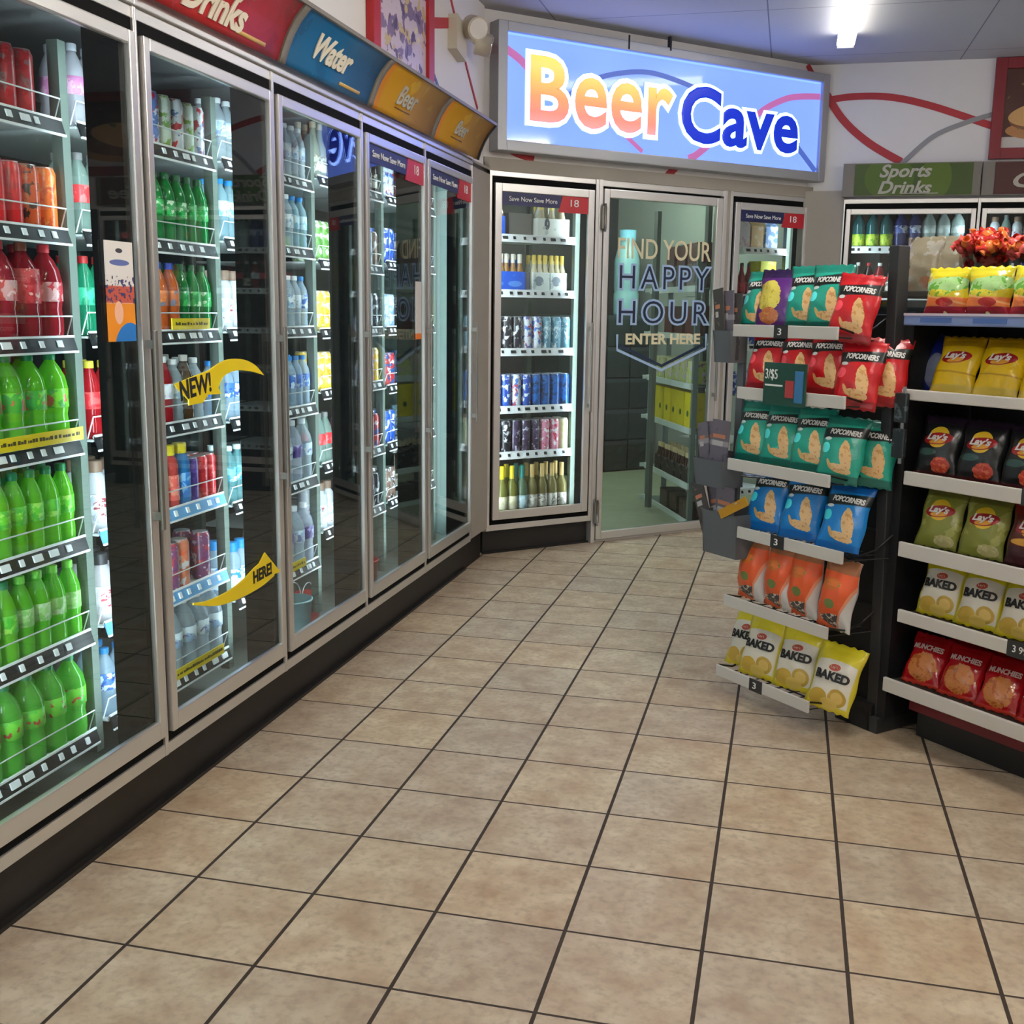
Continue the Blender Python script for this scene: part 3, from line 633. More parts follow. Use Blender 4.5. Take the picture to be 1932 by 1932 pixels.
# ------------------------------------------------------------ rack inside the walk-in room
RK = mat('rack_green_grey', (110,126,122), .5); RLW = mat('rack_rail', (206,218,214), .45)
RKF = Fr(*FC.w(1.765,.15,0)[:2], 22.5)
r = thing('storage_rack', 'grey metal rack of cartons seen through the entrance glass', 'rack', RKF, (0,0,0))
for yy in (.0,1.115):
    b = MB(); b.box(0,.035,yy,yy+.035,0,1.95,RK); b.obj('upright', r); b = MB(); b.box(.135,.17,yy,yy+.035,0,1.95,RK); b.obj('upright', r)
    for z in (.03,.29,.68,.99,1.33,1.66):
        if yy > .5:
            b = MB(); b.box(-.05,.0,yy+.01,yy+.028,z-.02,z+.01,RLW); b.obj('bracket', r)
for z in (.03,.29,.68,.99,1.33,1.66):
    b = MB(); b.box(0,.17,0,1.15,z-.012,z-.002,RK); s = b.obj('shelf', r)
    b = MB(); b.box(-.012,.0,0.0,1.15,z-.03,z+.012,RLW); b.obj('shelf_rail', s)
def carton(F, x, y, z, sx, sy, sz, m, label, group, name='drink_carton', cat='carton', rz=0):
    b = MB(); b.box(-sx/2,sx/2,-sy/2,sy/2,0,sz,m,.003); o = b.obj(name); o.location = F.w(x,y,z); o.rotation_euler = (0,0,F.a+rz); return tag(o, label, cat, group)
YC = printed('yellow_carton', (224,206,24), [('e',-.1,.12,.4,.018,0,(224,206,24)),('n',30,.66,(206,180,30))], .45)
DOT = mat('dark_green_print', (40,84,46), .5)
for k in range(6):
    o = carton(RKF, .088, .135+k*.175, .684, .15, .165, .25, YC, f'yellow drink carton on the walk-in rack, {ORD[k]} from the door glass', 'yellow cartons on the walk-in rack')
    b = MB(); b.cyl((-.0745,0,.10),(-.0765,0,.10),.022,DOT,12); b.obj('printed_dot', o)
    carton(RKF, .088, .135+k*.175, .994, .15, .165, .16, printed('lime_carton',(190,204,110),[('n',22,.55,(210,190,200)),('n',30,.62,(150,110,140))],.5), f'pale lime carton above the yellow cartons, {ORD[k]} from the door glass', 'pale cartons on the walk-in rack')
BRC = mat('brown_glass', (52,28,14), .15); CAPG = mat('foil_cap', (216,196,150), .4); DKC = printed('dark_carrier', (36,28,28), [('n',24,.64,(120,116,118))], .5)
for k in range(5):
    o = carton(RKF, .088, .15+k*.175, .294, .15, .155, .11, DKC, f'dark six-pack carrier with foil-topped bottles on the rack, {ORD[k]} from the door glass', 'six-packs on the walk-in rack', 'six_pack_carrier', 'six-pack')
    for a in (-1,1):
        for c in (-1,0,1):
            b = MB(); b.lathe([(0,.01),(.024,.01),(.025,.11),(.012,.15),(.011,.19)],BRC,10,(a*.045,c*.048,0)); b.lathe([(.013,.17),(.0135,.205),(0,.207)],CAPG,10,(a*.045,c*.048,0)); b.obj('bottle', o)
for k in range(3):
    carton(RKF, .088, .16+k*.25, .034, .15, .185, .13, printed('dark_brown_case',(46,38,34),[('n',26,.6,(92,62,40))],.5), f'dark case on the lowest shelf of the walk-in rack, {ORD[k]} from the door glass', 'dark cases on the walk-in rack', 'drink_case', 'case')
    carton(RKF, .088, .18+k*.26, 1.334, .15, .2, .2, printed('red_brown_case',(96,44,34),[('n',20,.56,(66,58,52))],.5), f'red brown case high on the walk-in rack, {ORD[k]} from the door glass', 'red cases on the walk-in rack', 'drink_case', 'case')
    carton(RKF, .088, .18+k*.26, 1.664, .15, .2, .30, printed('grey_case',(118,112,112),[('z',.16,.30,(96,50,48)),('n',20,.6,(70,66,66))],.5), f'grey and red case on top of the walk-in rack, {ORD[k]} from the door glass', 'grey cases on the walk-in rack', 'drink_case', 'case')
# stacked dark crates at the far wall of the walk-in room
for k in range(4):
    for j in range(5):
        carton(FC, 2.56+k*.27-.2, 2.75, .02+j*.29+(.0), .255, .4, .275, printed('dark_green_crate',(24,44,42),[('n',16,.6,(40,58,60)),('z',.24,.28,(58,70,74))],.5), f'dark green crate deep in the walk-in room, {ORD[k]} column, {ORD[4-j]} from top', 'crates in the walk-in room', 'drink_crate', 'crate')
r = thing('water_jug', 'pale blue water jug standing on crates inside the walk-in room', 'jug', FC, (3.09,2.72,1.456)); JG = mat('pale_blue_jug', (150,196,206), .3)
b = MB(); b.lathe([(0,0),(.11,0),(.118,.02),(.118,.20),(.110,.22),(.118,.24),(.118,.50),(.095,.60),(.070,.66),(.070,.70)],JG,20); b.obj('body', r); b = MB(); b.lathe([(.078,.68),(.078,.78),(0,.785)],mat('jug_cap',(130,196,226),.4),16); b.obj('cap', r)
# ------------------------------------------------------------ drinks
SHAPES = {
 'soda': dict(r=.0325, body=[(0,.004),(.024,0),(.030,.006),(.0318,.02),(.0318,.05),(.0295,.068),(.0318,.086),(.0325,.10),(.0325,.135),(.030,.158),(.022,.182),(.0135,.200),(.0125,.214),(0,.214)], label=(.088,.137,.0331), cap=(.205,.226,.0148)),
 'liter': dict(r=.0445, body=[(0,.004),(.034,0),(.041,.008),(.0435,.03),(.0435,.06),(.040,.085),(.0435,.105),(.0445,.12),(.0445,.16),(.039,.19),(.026,.215),(.0145,.232),(.0135,.246),(0,.246)], label=(.106,.158,.0451), cap=(.236,.258,.0160)),
 'water': dict(r=.0315, body=[(0,.004),(.024,0),(.030,.006),(.0305,.03),(.0285,.04),(.0308,.05),(.0285,.06),(.0308,.07),(.031,.09),(.031,.14),(.027,.162),(.016,.182),(.0125,.19),(.0125,.204),(0,.204)], label=(.085,.138,.0316), cap=(.196,.214,.0148)),
 'sport': dict(r=.034, body=[(0,.003),(.027,0),(.033,.006),(.034,.03),(.034,.10),(.0325,.12),(.034,.14),(.030,.165),(.021,.178),(.020,.188),(0,.188)], label=(.03,.115,.0346), cap=(.180,.214,.0235)),
 'tallcan': dict(r=.0335, body=[(0,.004),(.022,.002),(.027,.0),(.0330,.012),(.0330,.155),(.0275,.167),(.0275,.170),(.025,.168),(0,.1675)], label=(.030,.120,.0334), cap=None),
 'slimcan': dict(r=.0288, body=[(0,.004),(.020,.002),(.024,.0),(.0284,.010),(.0284,.144),(.0245,.154),(.0245,.157),(.022,.155),(0,.1545)], label=(.028,.110,.0288), cap=None),
 'can': dict(r=.0335, body=[(0,.004),(.022,.002),(.027,.0),(.0330,.012),(.0330,.108),(.0275,.120),(.0275,.123),(.025,.121),(0,.1205)], label=(.020,.095,.0334), cap=None),
 'glassb': dict(r=.031, body=[(0,.003),(.028,0),(.0305,.006),(.0305,.11),(.027,.135),(.016,.165),(.0125,.19),(.0122,.225),(0,.225)], label=(.03,.095,.0311), cap=(.205,.230,.0138)),
 'wine': dict(r=.035, body=[(0,.004),(.032,0),(.0345,.006),(.0345,.135),(.030,.16),(.017,.185),(.0135,.20),(.0135,.262),(0,.262)], label=(.03,.10,.0351), cap=(.195,.268,.0148)),
}
KINDS = {}
def lab_mat(key, c1, c2, c3=None):
    L = [('n',34,.54,c2)]
    if c3: L.append(('n',52,.60,c3))
    return printed('label_'+key, c1, L, .35)
def kind(key, shape, name, cat, desc, body, alpha=.8, label=None, cap=None, glow=.4, metal=0, lab_z=None):
    S = SHAPES[shape]
    bm_ = pet('drink_'+key, body, alpha, glow) if not metal else printed('can_'+key, body, ([('n',30,.55,label[1])]+([('n',46,.60,label[2])] if len(label) > 2 else [])) if label else [], .28, .6)
    parts = [('body', S['body'], bm_)]
    if metal:
        h = S['body'][-1][1]; parts.append(('lid', [(S['body'][-4][0]*.99,h-.006),(S['body'][-4][0]*1.01,h+.0015),(S['body'][-4][0]*.9,h+.002),(0,h+.001)], mat('can_lid',(186,188,190),.3,.85)))
    else:
        if label:
            z0,z1,r = S['label']
            if lab_z: z0,z1 = lab_z
            parts.append(('label', [(r-.0008,z0),(r,z0+.0005),(r,z1-.0005),(r-.0008,z1)], lab_mat(key, *label)))
        if cap:
            z0,z1,r = S['cap']; parts.append(('cap', [(r,z0),(r,z1-.002),(r-.002,z1),(0,z1)], mat('cap_%d_%d_%d'%cap, cap, .4)))
    me = []
    for pn, prof, m in parts:
        b = MB(); b.lathe(prof, m, 16); me.append((pn, b.mesh(name+'_'+pn)))
    b = MB()
    for pn, prof, m in parts: b.lathe(prof, m, 12)
    KINDS[key] = dict(name=name, cat=cat, desc=desc, me=me, flat=b.mesh(name+'_plain'), r=S['r'])
def place(key, F, x, y, z, label, group, simple=False, rz=None, sc=None):
    k = KINDS[key]; rz = random.uniform(0,6.28) if rz is None else rz
    o = bpy.data.objects.new(k['name'], k['flat'] if simple else k['me'][0][1]); COL.objects.link(o); o.location = F.w(x,y,z); o.rotation_euler = (0,0,F.a+rz)
    tag(o, label, k['cat'], group)
    if sc: o.scale = (sc[0],sc[0],sc[1])
    if not simple:
        for pn, me in k['me'][1:]: c = bpy.data.objects.new(pn, me); COL.objects.link(c); c.parent = o
    return o
B = 'bottle'; C = 'can'
kind('dew','liter','soda_bottle',B,'wide green soda bottle',(120,214,50),.86,[(60,160,50),(120,200,50),(190,90,70)],(14,122,70),.5)
kind('dew20','soda','soda_bottle',B,'green soda bottle, dark cap',(120,214,54),.86,[(96,190,50),(70,170,50),(150,210,80)],(12,126,68),.5)
kind('lime','soda','soda_bottle',B,'lime soda bottle, pale cap',(110,212,60),.84,[(150,196,120),(120,180,90),(176,206,160)],(120,214,70),.5)
kind('ginger','liter','soda_bottle',B,'large green soda bottle',(104,210,76),.84,[(110,206,60),(80,190,60),(180,70,60)],(24,140,84),.5)
kind('seven','soda','soda_bottle',B,'emerald soda bottle',(24,146,66),.82,[(20,140,64),(60,180,90),(200,220,190)],(10,84,44),.5)
kind('teal','soda','soda_bottle',B,'teal soda bottle',(40,160,118),.8,[(60,180,140),(30,140,100)],(170,36,40),.5)
kind('orange','soda','soda_bottle',B,'orange soda bottle, blue cap',(226,110,44),.88,[(206,110,60),(120,120,140),(236,140,60)],(30,60,170),.45)
kind('juicered','liter','juice_bottle',B,'red juice bottle',(180,44,56),.88,[(206,150,150),(190,50,60),(236,190,190)],(206,52,60),.45)
kind('juicewhite','liter','juice_bottle',B,'red and white juice bottle',(170,40,50),.88,[(200,60,66),(176,40,48),(220,160,150)],(120,60,40),.45,lab_z=(.1,.19))
kind('bluebig','liter','juice_bottle',B,'blue drink bottle',(24,90,190),.9,[(30,40,190),(50,30,160),(60,90,220)],(20,80,210),.5)
kind('redbot','soda','soda_bottle',B,'red drink bottle',(196,36,46),.9,[(226,80,80),(200,40,50)],(206,190,60),.5)
kind('redwhite','soda','juice_bottle',B,'red drink bottle, white label',(170,28,40),.9,[(220,220,226),(190,196,206)],(220,224,230),.45)
kind('brown','soda','tea_bottle',B,'brown tea bottle',(84,56,30),.9,[(200,190,170),(120,90,60)],(210,206,200),.3)
kind('cola','soda','soda_bottle',B,'dark cola bottle',(44,24,20),.9,[(190,40,44),(220,90,90)],(170,34,40),.2)
kind('clear','water','water_bottle',B,'clear water bottle',(196,212,222),.45,[(214,226,232),(160,190,214),(120,140,170)],(226,232,236),.5)
kind('clearb','water','water_bottle',B,'clear water bottle, blue label',(176,202,222),.5,[(60,110,190),(200,216,230),(36,70,150)],(30,120,190),.5)
kind('bluecap','water','water_bottle',B,'water bottle, bright blue cap',(160,200,214),.5,[(190,214,222),(120,180,206)],(16,130,206),.5)
kind('clearlit','liter','water_bottle',B,'large clear water bottle',(190,206,216),.42,[(196,212,220),(140,170,200),(110,110,150)],(214,222,228),.5)
kind('purplew','liter','water_bottle',B,'clear bottle, purple label',(196,206,222),.45,[(84,70,140),(170,170,210),(60,40,110)],(226,230,236),.5)
kind('tealw','water','water_bottle',B,'teal tinted water bottle',(120,180,186),.55,[(120,186,190),(60,140,160),(200,226,226)],(200,220,220),.5)
kind('core','sport','water_bottle',B,'white and blue water bottle',(180,206,226),.6,[(206,226,240),(40,130,206),(220,232,240)],(20,130,200),.5)
kind('pinkw','soda','drink_bottle',B,'white and pink bottle',(206,206,214),.8,[(206,130,180),(220,170,200)],(190,196,204),.5)
kind('redlab','soda','soda_bottle',B,'clear bottle, red label',(150,176,166),.6,[(206,50,56),(226,110,110)],(120,120,120),.5)
kind('white','sport','protein_bottle',B,'white protein drink bottle',(206,210,216),.95,[(206,210,218),(170,176,188),(150,60,70)],(120,96,80),.35)
kind('whitered','sport','protein_bottle',B,'white drink bottle, red lettering',(204,200,204),.95,[(212,208,212),(196,190,196),(196,60,80)],(50,50,54),.35)
kind('pinksport','sport','sports_bottle',B,'coral drink bottle, yellow cap',(226,90,84),.92,[(232,100,90),(240,150,130)],(226,206,30),.4)
kind('bluesport','sport','sports_bottle',B,'blue drink bottle, yellow cap',(60,140,206),.92,[(50,120,200),(120,180,226)],(226,206,30),.4)
kind('wred','tallcan','drink_can',C,'white can with red base',(196,200,204),1,[(196,200,204),(180,40,50),(90,110,150)],metal=1)
kind('wgreen','tallcan','drink_can',C,'pale can with green print',(190,204,190),1,[(0,0,0),(120,160,80),(210,214,210)],metal=1)
kind('wblue','tallcan','drink_can',C,'blue and red can',(90,120,180),1,[(0,0,0),(180,40,56),(200,206,220)],metal=1)
kind('redtall','tallcan','drink_can',C,'tall red can',(170,26,34),1,[(0,0,0),(190,50,56),(150,100,100)],metal=1)
kind('redtall2','tallcan','drink_can',C,'bright red can',(206,34,38),1,[(0,0,0),(180,28,34)],metal=1)
kind('orangetall','tallcan','drink_can',C,'orange can',(232,110,40),1,[(0,0,0),(236,150,80),(206,80,40)],metal=1)
kind('brownor','tallcan','drink_can',C,'orange can with dark print',(206,84,40),1,[(0,0,0),(70,44,36),(216,120,70)],metal=1)
kind('redslim','slimcan','drink_can',C,'slim red can',(196,44,52),1,[(0,0,0),(226,110,110),(170,30,40)],metal=1)
kind('purpslim','slimcan','drink_can',C,'slim purple can',(84,56,140),1,[(0,0,0),(110,84,170)],metal=1)
kind('purpcan','tallcan','drink_can',C,'purple and red can',(120,66,110),1,[(0,0,0),(170,60,70),(196,180,196)],metal=1)
kind('orred','tallcan','drink_can',C,'silver and orange can',(206,120,90),1,[(0,0,0),(200,196,196),(216,96,60)],metal=1)
kind('bw','tallcan','beer_can',C,'black and white can',(34,34,42),1,[(0,0,0),(200,204,210),(40,40,50)],metal=1)
kind('bluew','tallcan','beer_can',C,'blue and white can',(34,80,176),1,[(0,0,0),(206,216,230),(24,50,140)],metal=1)
kind('whiteb','tallcan','beer_can',C,'white and blue can',(206,214,224),1,[(0,0,0),(60,110,190),(190,60,70)],metal=1)
kind('tealcan','tallcan','beer_can',C,'blue green can',(90,140,160),1,[(0,0,0),(150,186,200),(206,220,226)],metal=1)
kind('bluecan','tallcan','beer_can',C,'blue can with dark print',(24,96,176),1,[(0,0,0),(20,60,120),(30,40,60)],metal=1)
kind('redblue','tallcan','beer_can',C,'red and blue can',(176,50,54),1,[(0,0,0),(40,80,140),(214,214,220)],metal=1)
kind('darkpurp','tallcan','beer_can',C,'dark purple can',(52,40,66),1,[(0,0,0),(80,66,96),(170,170,190)],metal=1)
kind('cyan','tallcan','beer_can',C,'dark can with cyan print',(24,50,96),1,[(0,0,0),(40,150,220),(20,26,50)],metal=1)
kind('pinkcan','tallcan','beer_can',C,'white can with pink print',(206,130,156),1,[(0,0,0),(226,226,230),(190,30,60)],metal=1)
kind('creamcan','tallcan','beer_can',C,'cream can',(216,216,180),1,[(0,0,0),(200,206,150)],metal=1)
kind('brownw','tallcan','beer_can',C,'brown and white can',(120,92,80),1,[(0,0,0),(206,206,210),(70,60,60)],metal=1)
kind('yelw','tallcan','drink_can',C,'yellow and white can',(226,190,60),1,[(0,0,0),(224,220,206),(200,150,40)],metal=1)
kind('greenw','tallcan','drink_can',C,'green and white can',(110,160,76),1,[(0,0,0),(214,226,216),(80,140,60)],metal=1)
kind('silver','tallcan','beer_can',C,'silver can',(176,190,206),1,[(0,0,0),(120,150,190),(210,216,226)],metal=1)
kind('darkglass','glassb','beer_bottle',B,'dark glass beer bottle',(46,32,22),.95,[(214,210,200),(120,110,100)],(206,206,206),.2)
kind('clearglass','glassb','beer_bottle',B,'pale glass bottle',(190,196,180),.6,[(206,206,190),(150,140,110)],(206,196,170),.4)
kind('winey','wine','wine_bottle',B,'white wine bottle, yellow neck',(150,150,70),.8,[(226,220,190),(206,200,160)],(226,206,40),.45)
kind('wineg','wine','wine_bottle',B,'white wine bottle, gold neck',(150,140,84),.8,[(220,216,206),(180,176,166),(110,106,100)],(206,176,110),.45)
kind('winea','wine','wine_bottle',B,'amber wine bottle',(120,60,30),.9,[(226,222,216),(120,70,60)],(216,140,60),.4)
kind('winet','wine','wine_bottle',B,'white wine bottle, teal neck',(120,150,120),.8,[(196,220,226),(150,190,206)],(20,130,120),.45)
kind('pinkwater','liter','water_bottle',B,'bottle with rose top',(130,150,190),.75,[(120,140,190),(90,110,160)],(206,150,160),.4)
kind('limeteal','liter','sports_bottle',B,'lime and teal drink bottle',(12,92,98),.9,[(190,214,70),(120,170,60)],(10,100,100),.3,lab_z=(.02,.10))
kind('navyb','liter','sports_bottle',B,'navy drink bottle',(60,70,140),.85,[(80,90,160),(200,206,226)],(150,156,190),.4)
kind('whitebig','liter','sports_bottle',B,'white drink bottle',(206,222,218),.85,[(226,236,232),(190,206,206)],(226,230,226),.4)
kind('rednk','glassb','beer_bottle',B,'red bottle, dark neck',(150,34,40),.9,[(186,44,52),(120,30,36)],(60,30,30),.3)

def fill(F, u, x0, w, z, y0, patt, rows, door, shelf_ord, span, first=None, gap=.003, simple_from=1, sc=None):
    """front row listed from the right-hand end of the shelf; later rows stand behind it"""
    xr = x0+w-.045
    for rw in range(rows):
        x = xr; k = 0; y = y0
        n_in = 0
        while x > x0+w-span+rw*.05 and x > x0+.05:
            key = patt[min(k, len(patt)-1)] if k < len(patt) else patt[k % len(patt)]
            if key is None: x -= .068; k += 1; continue
            K = KINDS[key]; r = K['r']; yy = y0+.040+rw*(2*r+.004) if r > .036 else y0+.034+rw*(2*r+.004)
            rowt = ('front row', 'second row', 'third row')[rw]
            place(key, F, x-r, yy+random.uniform(-.002,.002), z+.0205-.012, f"{K['desc']}, {ORD[n_in]} from right, {rowt}, {shelf_ord} shelf, {door}", f'drinks on the {shelf_ord} shelf of the {door}', simple=rw >= simple_from, sc=sc)
            x -= 2*r+gap; k += 1; n_in += 1
    if first:
        for rw in range(2):
            K = KINDS[first]; r = K['r']; x = x0+.045+r
            for q in range(2):
                rowt = ('front row','second row')[rw]
                place(first, F, x+q*(2*r+gap), y0+.034+max(0,r-.034)+rw*(2*r+.004), z+.0085, f"{K['desc']}, {('leftmost','second from left')[q]}, {rowt}, {shelf_ord} shelf, {door}", f'drinks on the {shelf_ord} shelf of the {door}', simple=rw >= 1)
BAYS = [
 [[None,'redtall','redtall','redtall','redtall'],['orangetall','brownor','redtall2','redtall2','redtall2','redtall2'],['juicered','juicewhite','juicered','bluebig','bluebig'],['dew'],['dew20'],['lime','lime','lime','lime','dew20'],['ginger']],
 [['wred','wgreen','wred','wgreen','wblue','wblue','wred'],['seven'],['seven','seven','seven','orange','orange','orange'],[None,'clear','brown','clear','redwhite','redwhite'],['redslim','redslim','purpslim','bluesport','pinksport','pinksport'],[None,'purpcan',None,'orred','purpcan','purpcan'],['clearlit','clearlit','clearlit','clearlit']],
 [['clear','clear','clear','brown'],['bluecap','bluecap','clear','clear'],['clearb','clear','clear','clear'],['clearb'],['clearlit','purplew','clearlit','clearlit'],['purplew','clearlit','purplew','clearlit']],
 [['darkglass'],['brownw','silver','brownw'],['bw','silver','bw','whiteb'],['yelw','redblue','brownw'],['redblue','redblue','bluecan'],['bw','darkpurp','whiteb']],
 [['redblue','whiteb'],['bluew','bw'],['yelw','bw','yelw'],['bluecan','bw'],['tealcan','redblue'],['darkglass']],
]
FIRST = [None, ['pinkw','redlab','teal','redbot','white','whitered','clearb'], ['clear','bluecap','white','clearb','tealw','core','clearlit'], ['clearglass','greenw','yelw','yelw','redlab','white'], ['whiteb','bluew','silver','redblue','bluew','brownw']]
SPAN = [.50,.47,.46,.44,.42]
for i in range(5):
    for k, z in enumerate(RZ[i]):
        rows = 3 if (i == 0 and k > 2) else 2
        fill(FL, UN[i], BX[i], BX[i+1]-BX[i], z, .205, BAYS[i][k], rows, f'{DOORN[i]} left cooler', ORD[k], SPAN[i], FIRST[i][k] if FIRST[i] else None, simple_from=(2 if i < 2 else 1))
for k, z in enumerate(RZ[0]): fill(FL, EDGE, -.948, .813, z, .205, ['cola','cola','redlab'] if k % 2 else ['cola','brown','cola'], 1, 'edge left cooler', ORD[k], .42, None, simple_from=0)
def bucket(F, x, y, z, m, label, r=.085, h=.17):
    o = thing('bucket', label, 'bucket', F, (x,y,z))
    b = MB(); b.lathe([(0,.003),(r*.82,0),(r*.84,.004),(r,h),(r*1.05,h),(r*1.05,h+.008),(r*.97,h+.008),(r*.80,.012),(0,.012)],m,20); b.obj('pail', o)
    b = MB(); b.tube([(r*cos(a),0,h+r*.9*sin(a)) for a in [pi*k/12 for k in range(13)]],.003,WIRE,6); b.obj('handle', o)
bucket(FL, 2.21, .30, .062, mat('pale_cyan_pail',(150,190,196),.4), 'pale cyan pail on the floor of the middle left cooler')
bucket(FL, 3.02, .30, .062, mat('red_pail',(176,40,40),.4), 'red pail on the floor of the fourth left cooler')
bucket(FL, 2.50, .36, .062, mat('red_pail2',(190,60,60),.4), 'small red pail low in the fourth cooler, beside its left post', .06, .12)
# corner cooler: cartons and six-packs on the upper shelves, cans, wine
BLC = printed('blue_carton', (24,92,214), [('e',0,.05,.05,.018,0,(90,150,236)),('n',40,.66,(60,120,226))], .45); WHC = printed('white_carton', (206,212,206), [('e',-.02,.07,.035,.03,0,(120,130,140)),('n',26,.62,(170,180,176))], .45); TANC = printed('tan_carton', (190,160,116), [('n',24,.58,(206,190,160))], .5)
def sixpack(F, x, y, z, m, sx, label, neck, capm, group):
    o = thing('six_pack', label, 'six-pack', F, (x,y,z), 0, group)
    b = MB(); b.box(-sx/2,sx/2,-.065,.065,0,.125,m,.004); b.prism([(-sx/2,.12),(sx/2,.12),(sx*.34,.20),(-sx*.34,.20)],-.004,.004,m); b.obj('carrier', o)
    for a in (-1,0,1):
        for c in (-1,1):
            b = MB(); b.lathe([(0,.02),(.028,.02),(.028,.12),(.016,.16),(.0125,.185),(.0125,.222)],neck,10); b.lathe([(.0135,.165),(.0140,.232),(0,.234)],capm,10); b.obj('bottle', o, (a*sx*.32,c*.034,0))
GB = mat('beer_glass', (150,110,60), .15); WCAP = mat('white_foil', (226,220,206), .4); YCAP = mat('yellow_foil', (224,196,90), .4)
for k,(x,m,lab) in enumerate(((.20,BLC,'blue'),(.335,BLC,'blue'))): sixpack(FC, .032+x, .30, 1.601, m, .155 if k == 0 else .15, f'blue six-pack with pale bottle necks, {("left","right")[k]} one on second shelf, corner cooler', GB, WCAP, 'six-packs in the corner cooler')
sixpack(FC, .032+.20-.01, .30, 1.934, BLC, .14, 'blue six-pack on the top shelf of the corner cooler', GB, WCAP, 'six-packs in the corner cooler')
for k,x in enumerate((.53,.66)): sixpack(FC, .032+x, .30, 1.601, WHC, .125, f'white six-pack, {("left","right")[k]} one on second shelf, corner cooler', mat('pale_glass',(190,180,150),.2), YCAP, 'six-packs in the corner cooler')
sixpack(FC, .032+.615, .30, 1.934, printed('white_twelve',(214,216,206),[('e',-.05,.09,.02,.035,0,(70,76,84)),('n',26,.64,(180,186,180))],.45), .24, 'white twelve-pack carrier on the top shelf of the corner cooler', mat('pale_glass'), YCAP, 'six-packs in the corner cooler')
carton(FC, .032+.395, .34, 1.934, .17, .12, .15, mat('grey_carton',(112,108,100),.6), 'grey carton in the middle of the corner cooler top shelf', 'cartons in the corner cooler')
CK = 'corner cooler'
for sh, patt in ((2,['tealcan','tealcan','tealcan','whiteb','whiteb','bw','bw','bw','bw','bw']),(3,['bluecan','bluecan','bluecan','bluecan','bluew','whiteb','bluew','bluew','bluew']),(4,['creamcan','pinkcan','pinkcan','darkpurp','darkpurp','darkpurp','bw','cyan','cyan']),(5,['wineg','wineg','wineg','wineg','winet','winey','winey','winea','winea'])):
    z = [1.925,1.592,1.232,.872,.582,.19][sh]
    fill(FC, CU, .032, .783, z, .19, patt, 2, CK, ORD[sh], .74, None, gap=.006 if sh == 5 else .006, simple_from=1, sc=(1.06,1.16) if sh == 5 else (1.08,1.24))
# narrow cooler right of the entrance
def gable(F, x, y, z, w, h, m, label):
    b = MB(); b.box(-w/2,w/2,-w/2,w/2,0,h*.72,m,.002); b.prism([(-w/2,h*.72),(w/2,h*.72),(.004,h*.95),(-.004,h*.95)],-w/2,w/2,m,'x'); b.box(-w/2,w/2,-.004,.004,h*.93,h,m)
    o = b.obj('gable_carton'); o.location = F.w(x,y,z); o.rotation_euler = (0,0,F.a); return tag(o, label, 'carton', 'gable cartons in the narrow cooler')
for k,(x,m,c) in enumerate(((2.262,printed('white_gable',(206,196,200),[('n',26,.56,(196,150,160))],.5),'white'),(2.392,printed('tan_gable',(206,170,120),[('n',22,.6,(220,200,170))],.5),'tan'),(2.53,printed('blue_gable',(110,150,206),[('n',22,.52,(206,216,230))],.5),'blue'))):
    gable(FC, x, .31, 1.934, .115, .235, m, f'{c} gable-top carton on the top shelf of the narrow cooler')
fill(FC, CU3, 1.89, .757, 1.60, .19, [None,None,'greenw','bw','rednk','rednk','rednk'], 1, 'narrow cooler', 'second', .52)
carton(FC, 2.505, .31, 1.609, .15, .13, .25, printed('yellow_bag',(214,214,40),[('n',14,.6,(226,226,120))],.4), 'yellow carton on the second shelf of the narrow cooler', 'cartons in the narrow cooler')
for k, z in ((2,1.25),(3,.9)): fill(FC, CU3, 1.89, .757, z, .19, ['whiteb','bluew'], 1, 'narrow cooler', ORD[k], .5)
# sports drinks coolers: only the top two shelves show above the snacks
fill(FR, SU[0], 1.752, .878, 1.945, .22, ['whitebig','whitebig','whitebig','navyb','navyb','limeteal','limeteal','limeteal','limeteal','pinkwater','pinkwater'], 2, 'sports drinks cooler', 'first', .86, None, gap=.006)
fill(FR, SU[0], 1.752, .878, 1.62, .22, ['darkglass','redwhite','cola'], 1, 'sports drinks cooler', 'second', .86, None, gap=.01)
fill(FR, SU[1], 2.630, .878, 1.945, .22, ['cola','redlab','cola','seven','white','white','whitered','white','redlab','white','white'], 1, 'right edge cooler', 'first', .86, None, gap=.006)
fill(FR, SU[1], 2.630, .878, 1.62, .22, ['seven','clear','orange','brown'], 1, 'right edge cooler', 'second', .86, None, gap=.01)
# ------------------------------------------------------------ snack gondola (x along it, y into it)
SHW_ = mat('shelf_white', (206,202,196), .5); BKM = mat('black_metal', (20,20,22), .5); DKS = mat('dark_shelf', (52,50,44), .6)
GX1 = 2.3
r = thing('gondola_shelving', 'black metal snack gondola with white-edged shelves', 'shelving', G, (0,0,0))
b = MB(); b.box(-.02,GX1,2.96,3.0,0,1.55,BKM); b.obj('back_panel', r)
b = MB(); b.box(.03,GX1,2.742,3.3,0,.148,BKM); b.obj('kick_plate', r)
b = MB(); b.box(.012,GX1,2.700,2.715,.140,.152,mat('dark_red_strip',(110,26,34),.5)); b.box(.012,GX1,2.715,2.745,.098,.150,mat('dark_red_strip')); b.obj('kick_trim', r)
GZ = [.231,.488,.723,.967,1.242,1.489]; GX0 = [-.012,.028,.010,.010,-.026,-.038]; GH = [.05,.045,.052,.047,.036,.036]
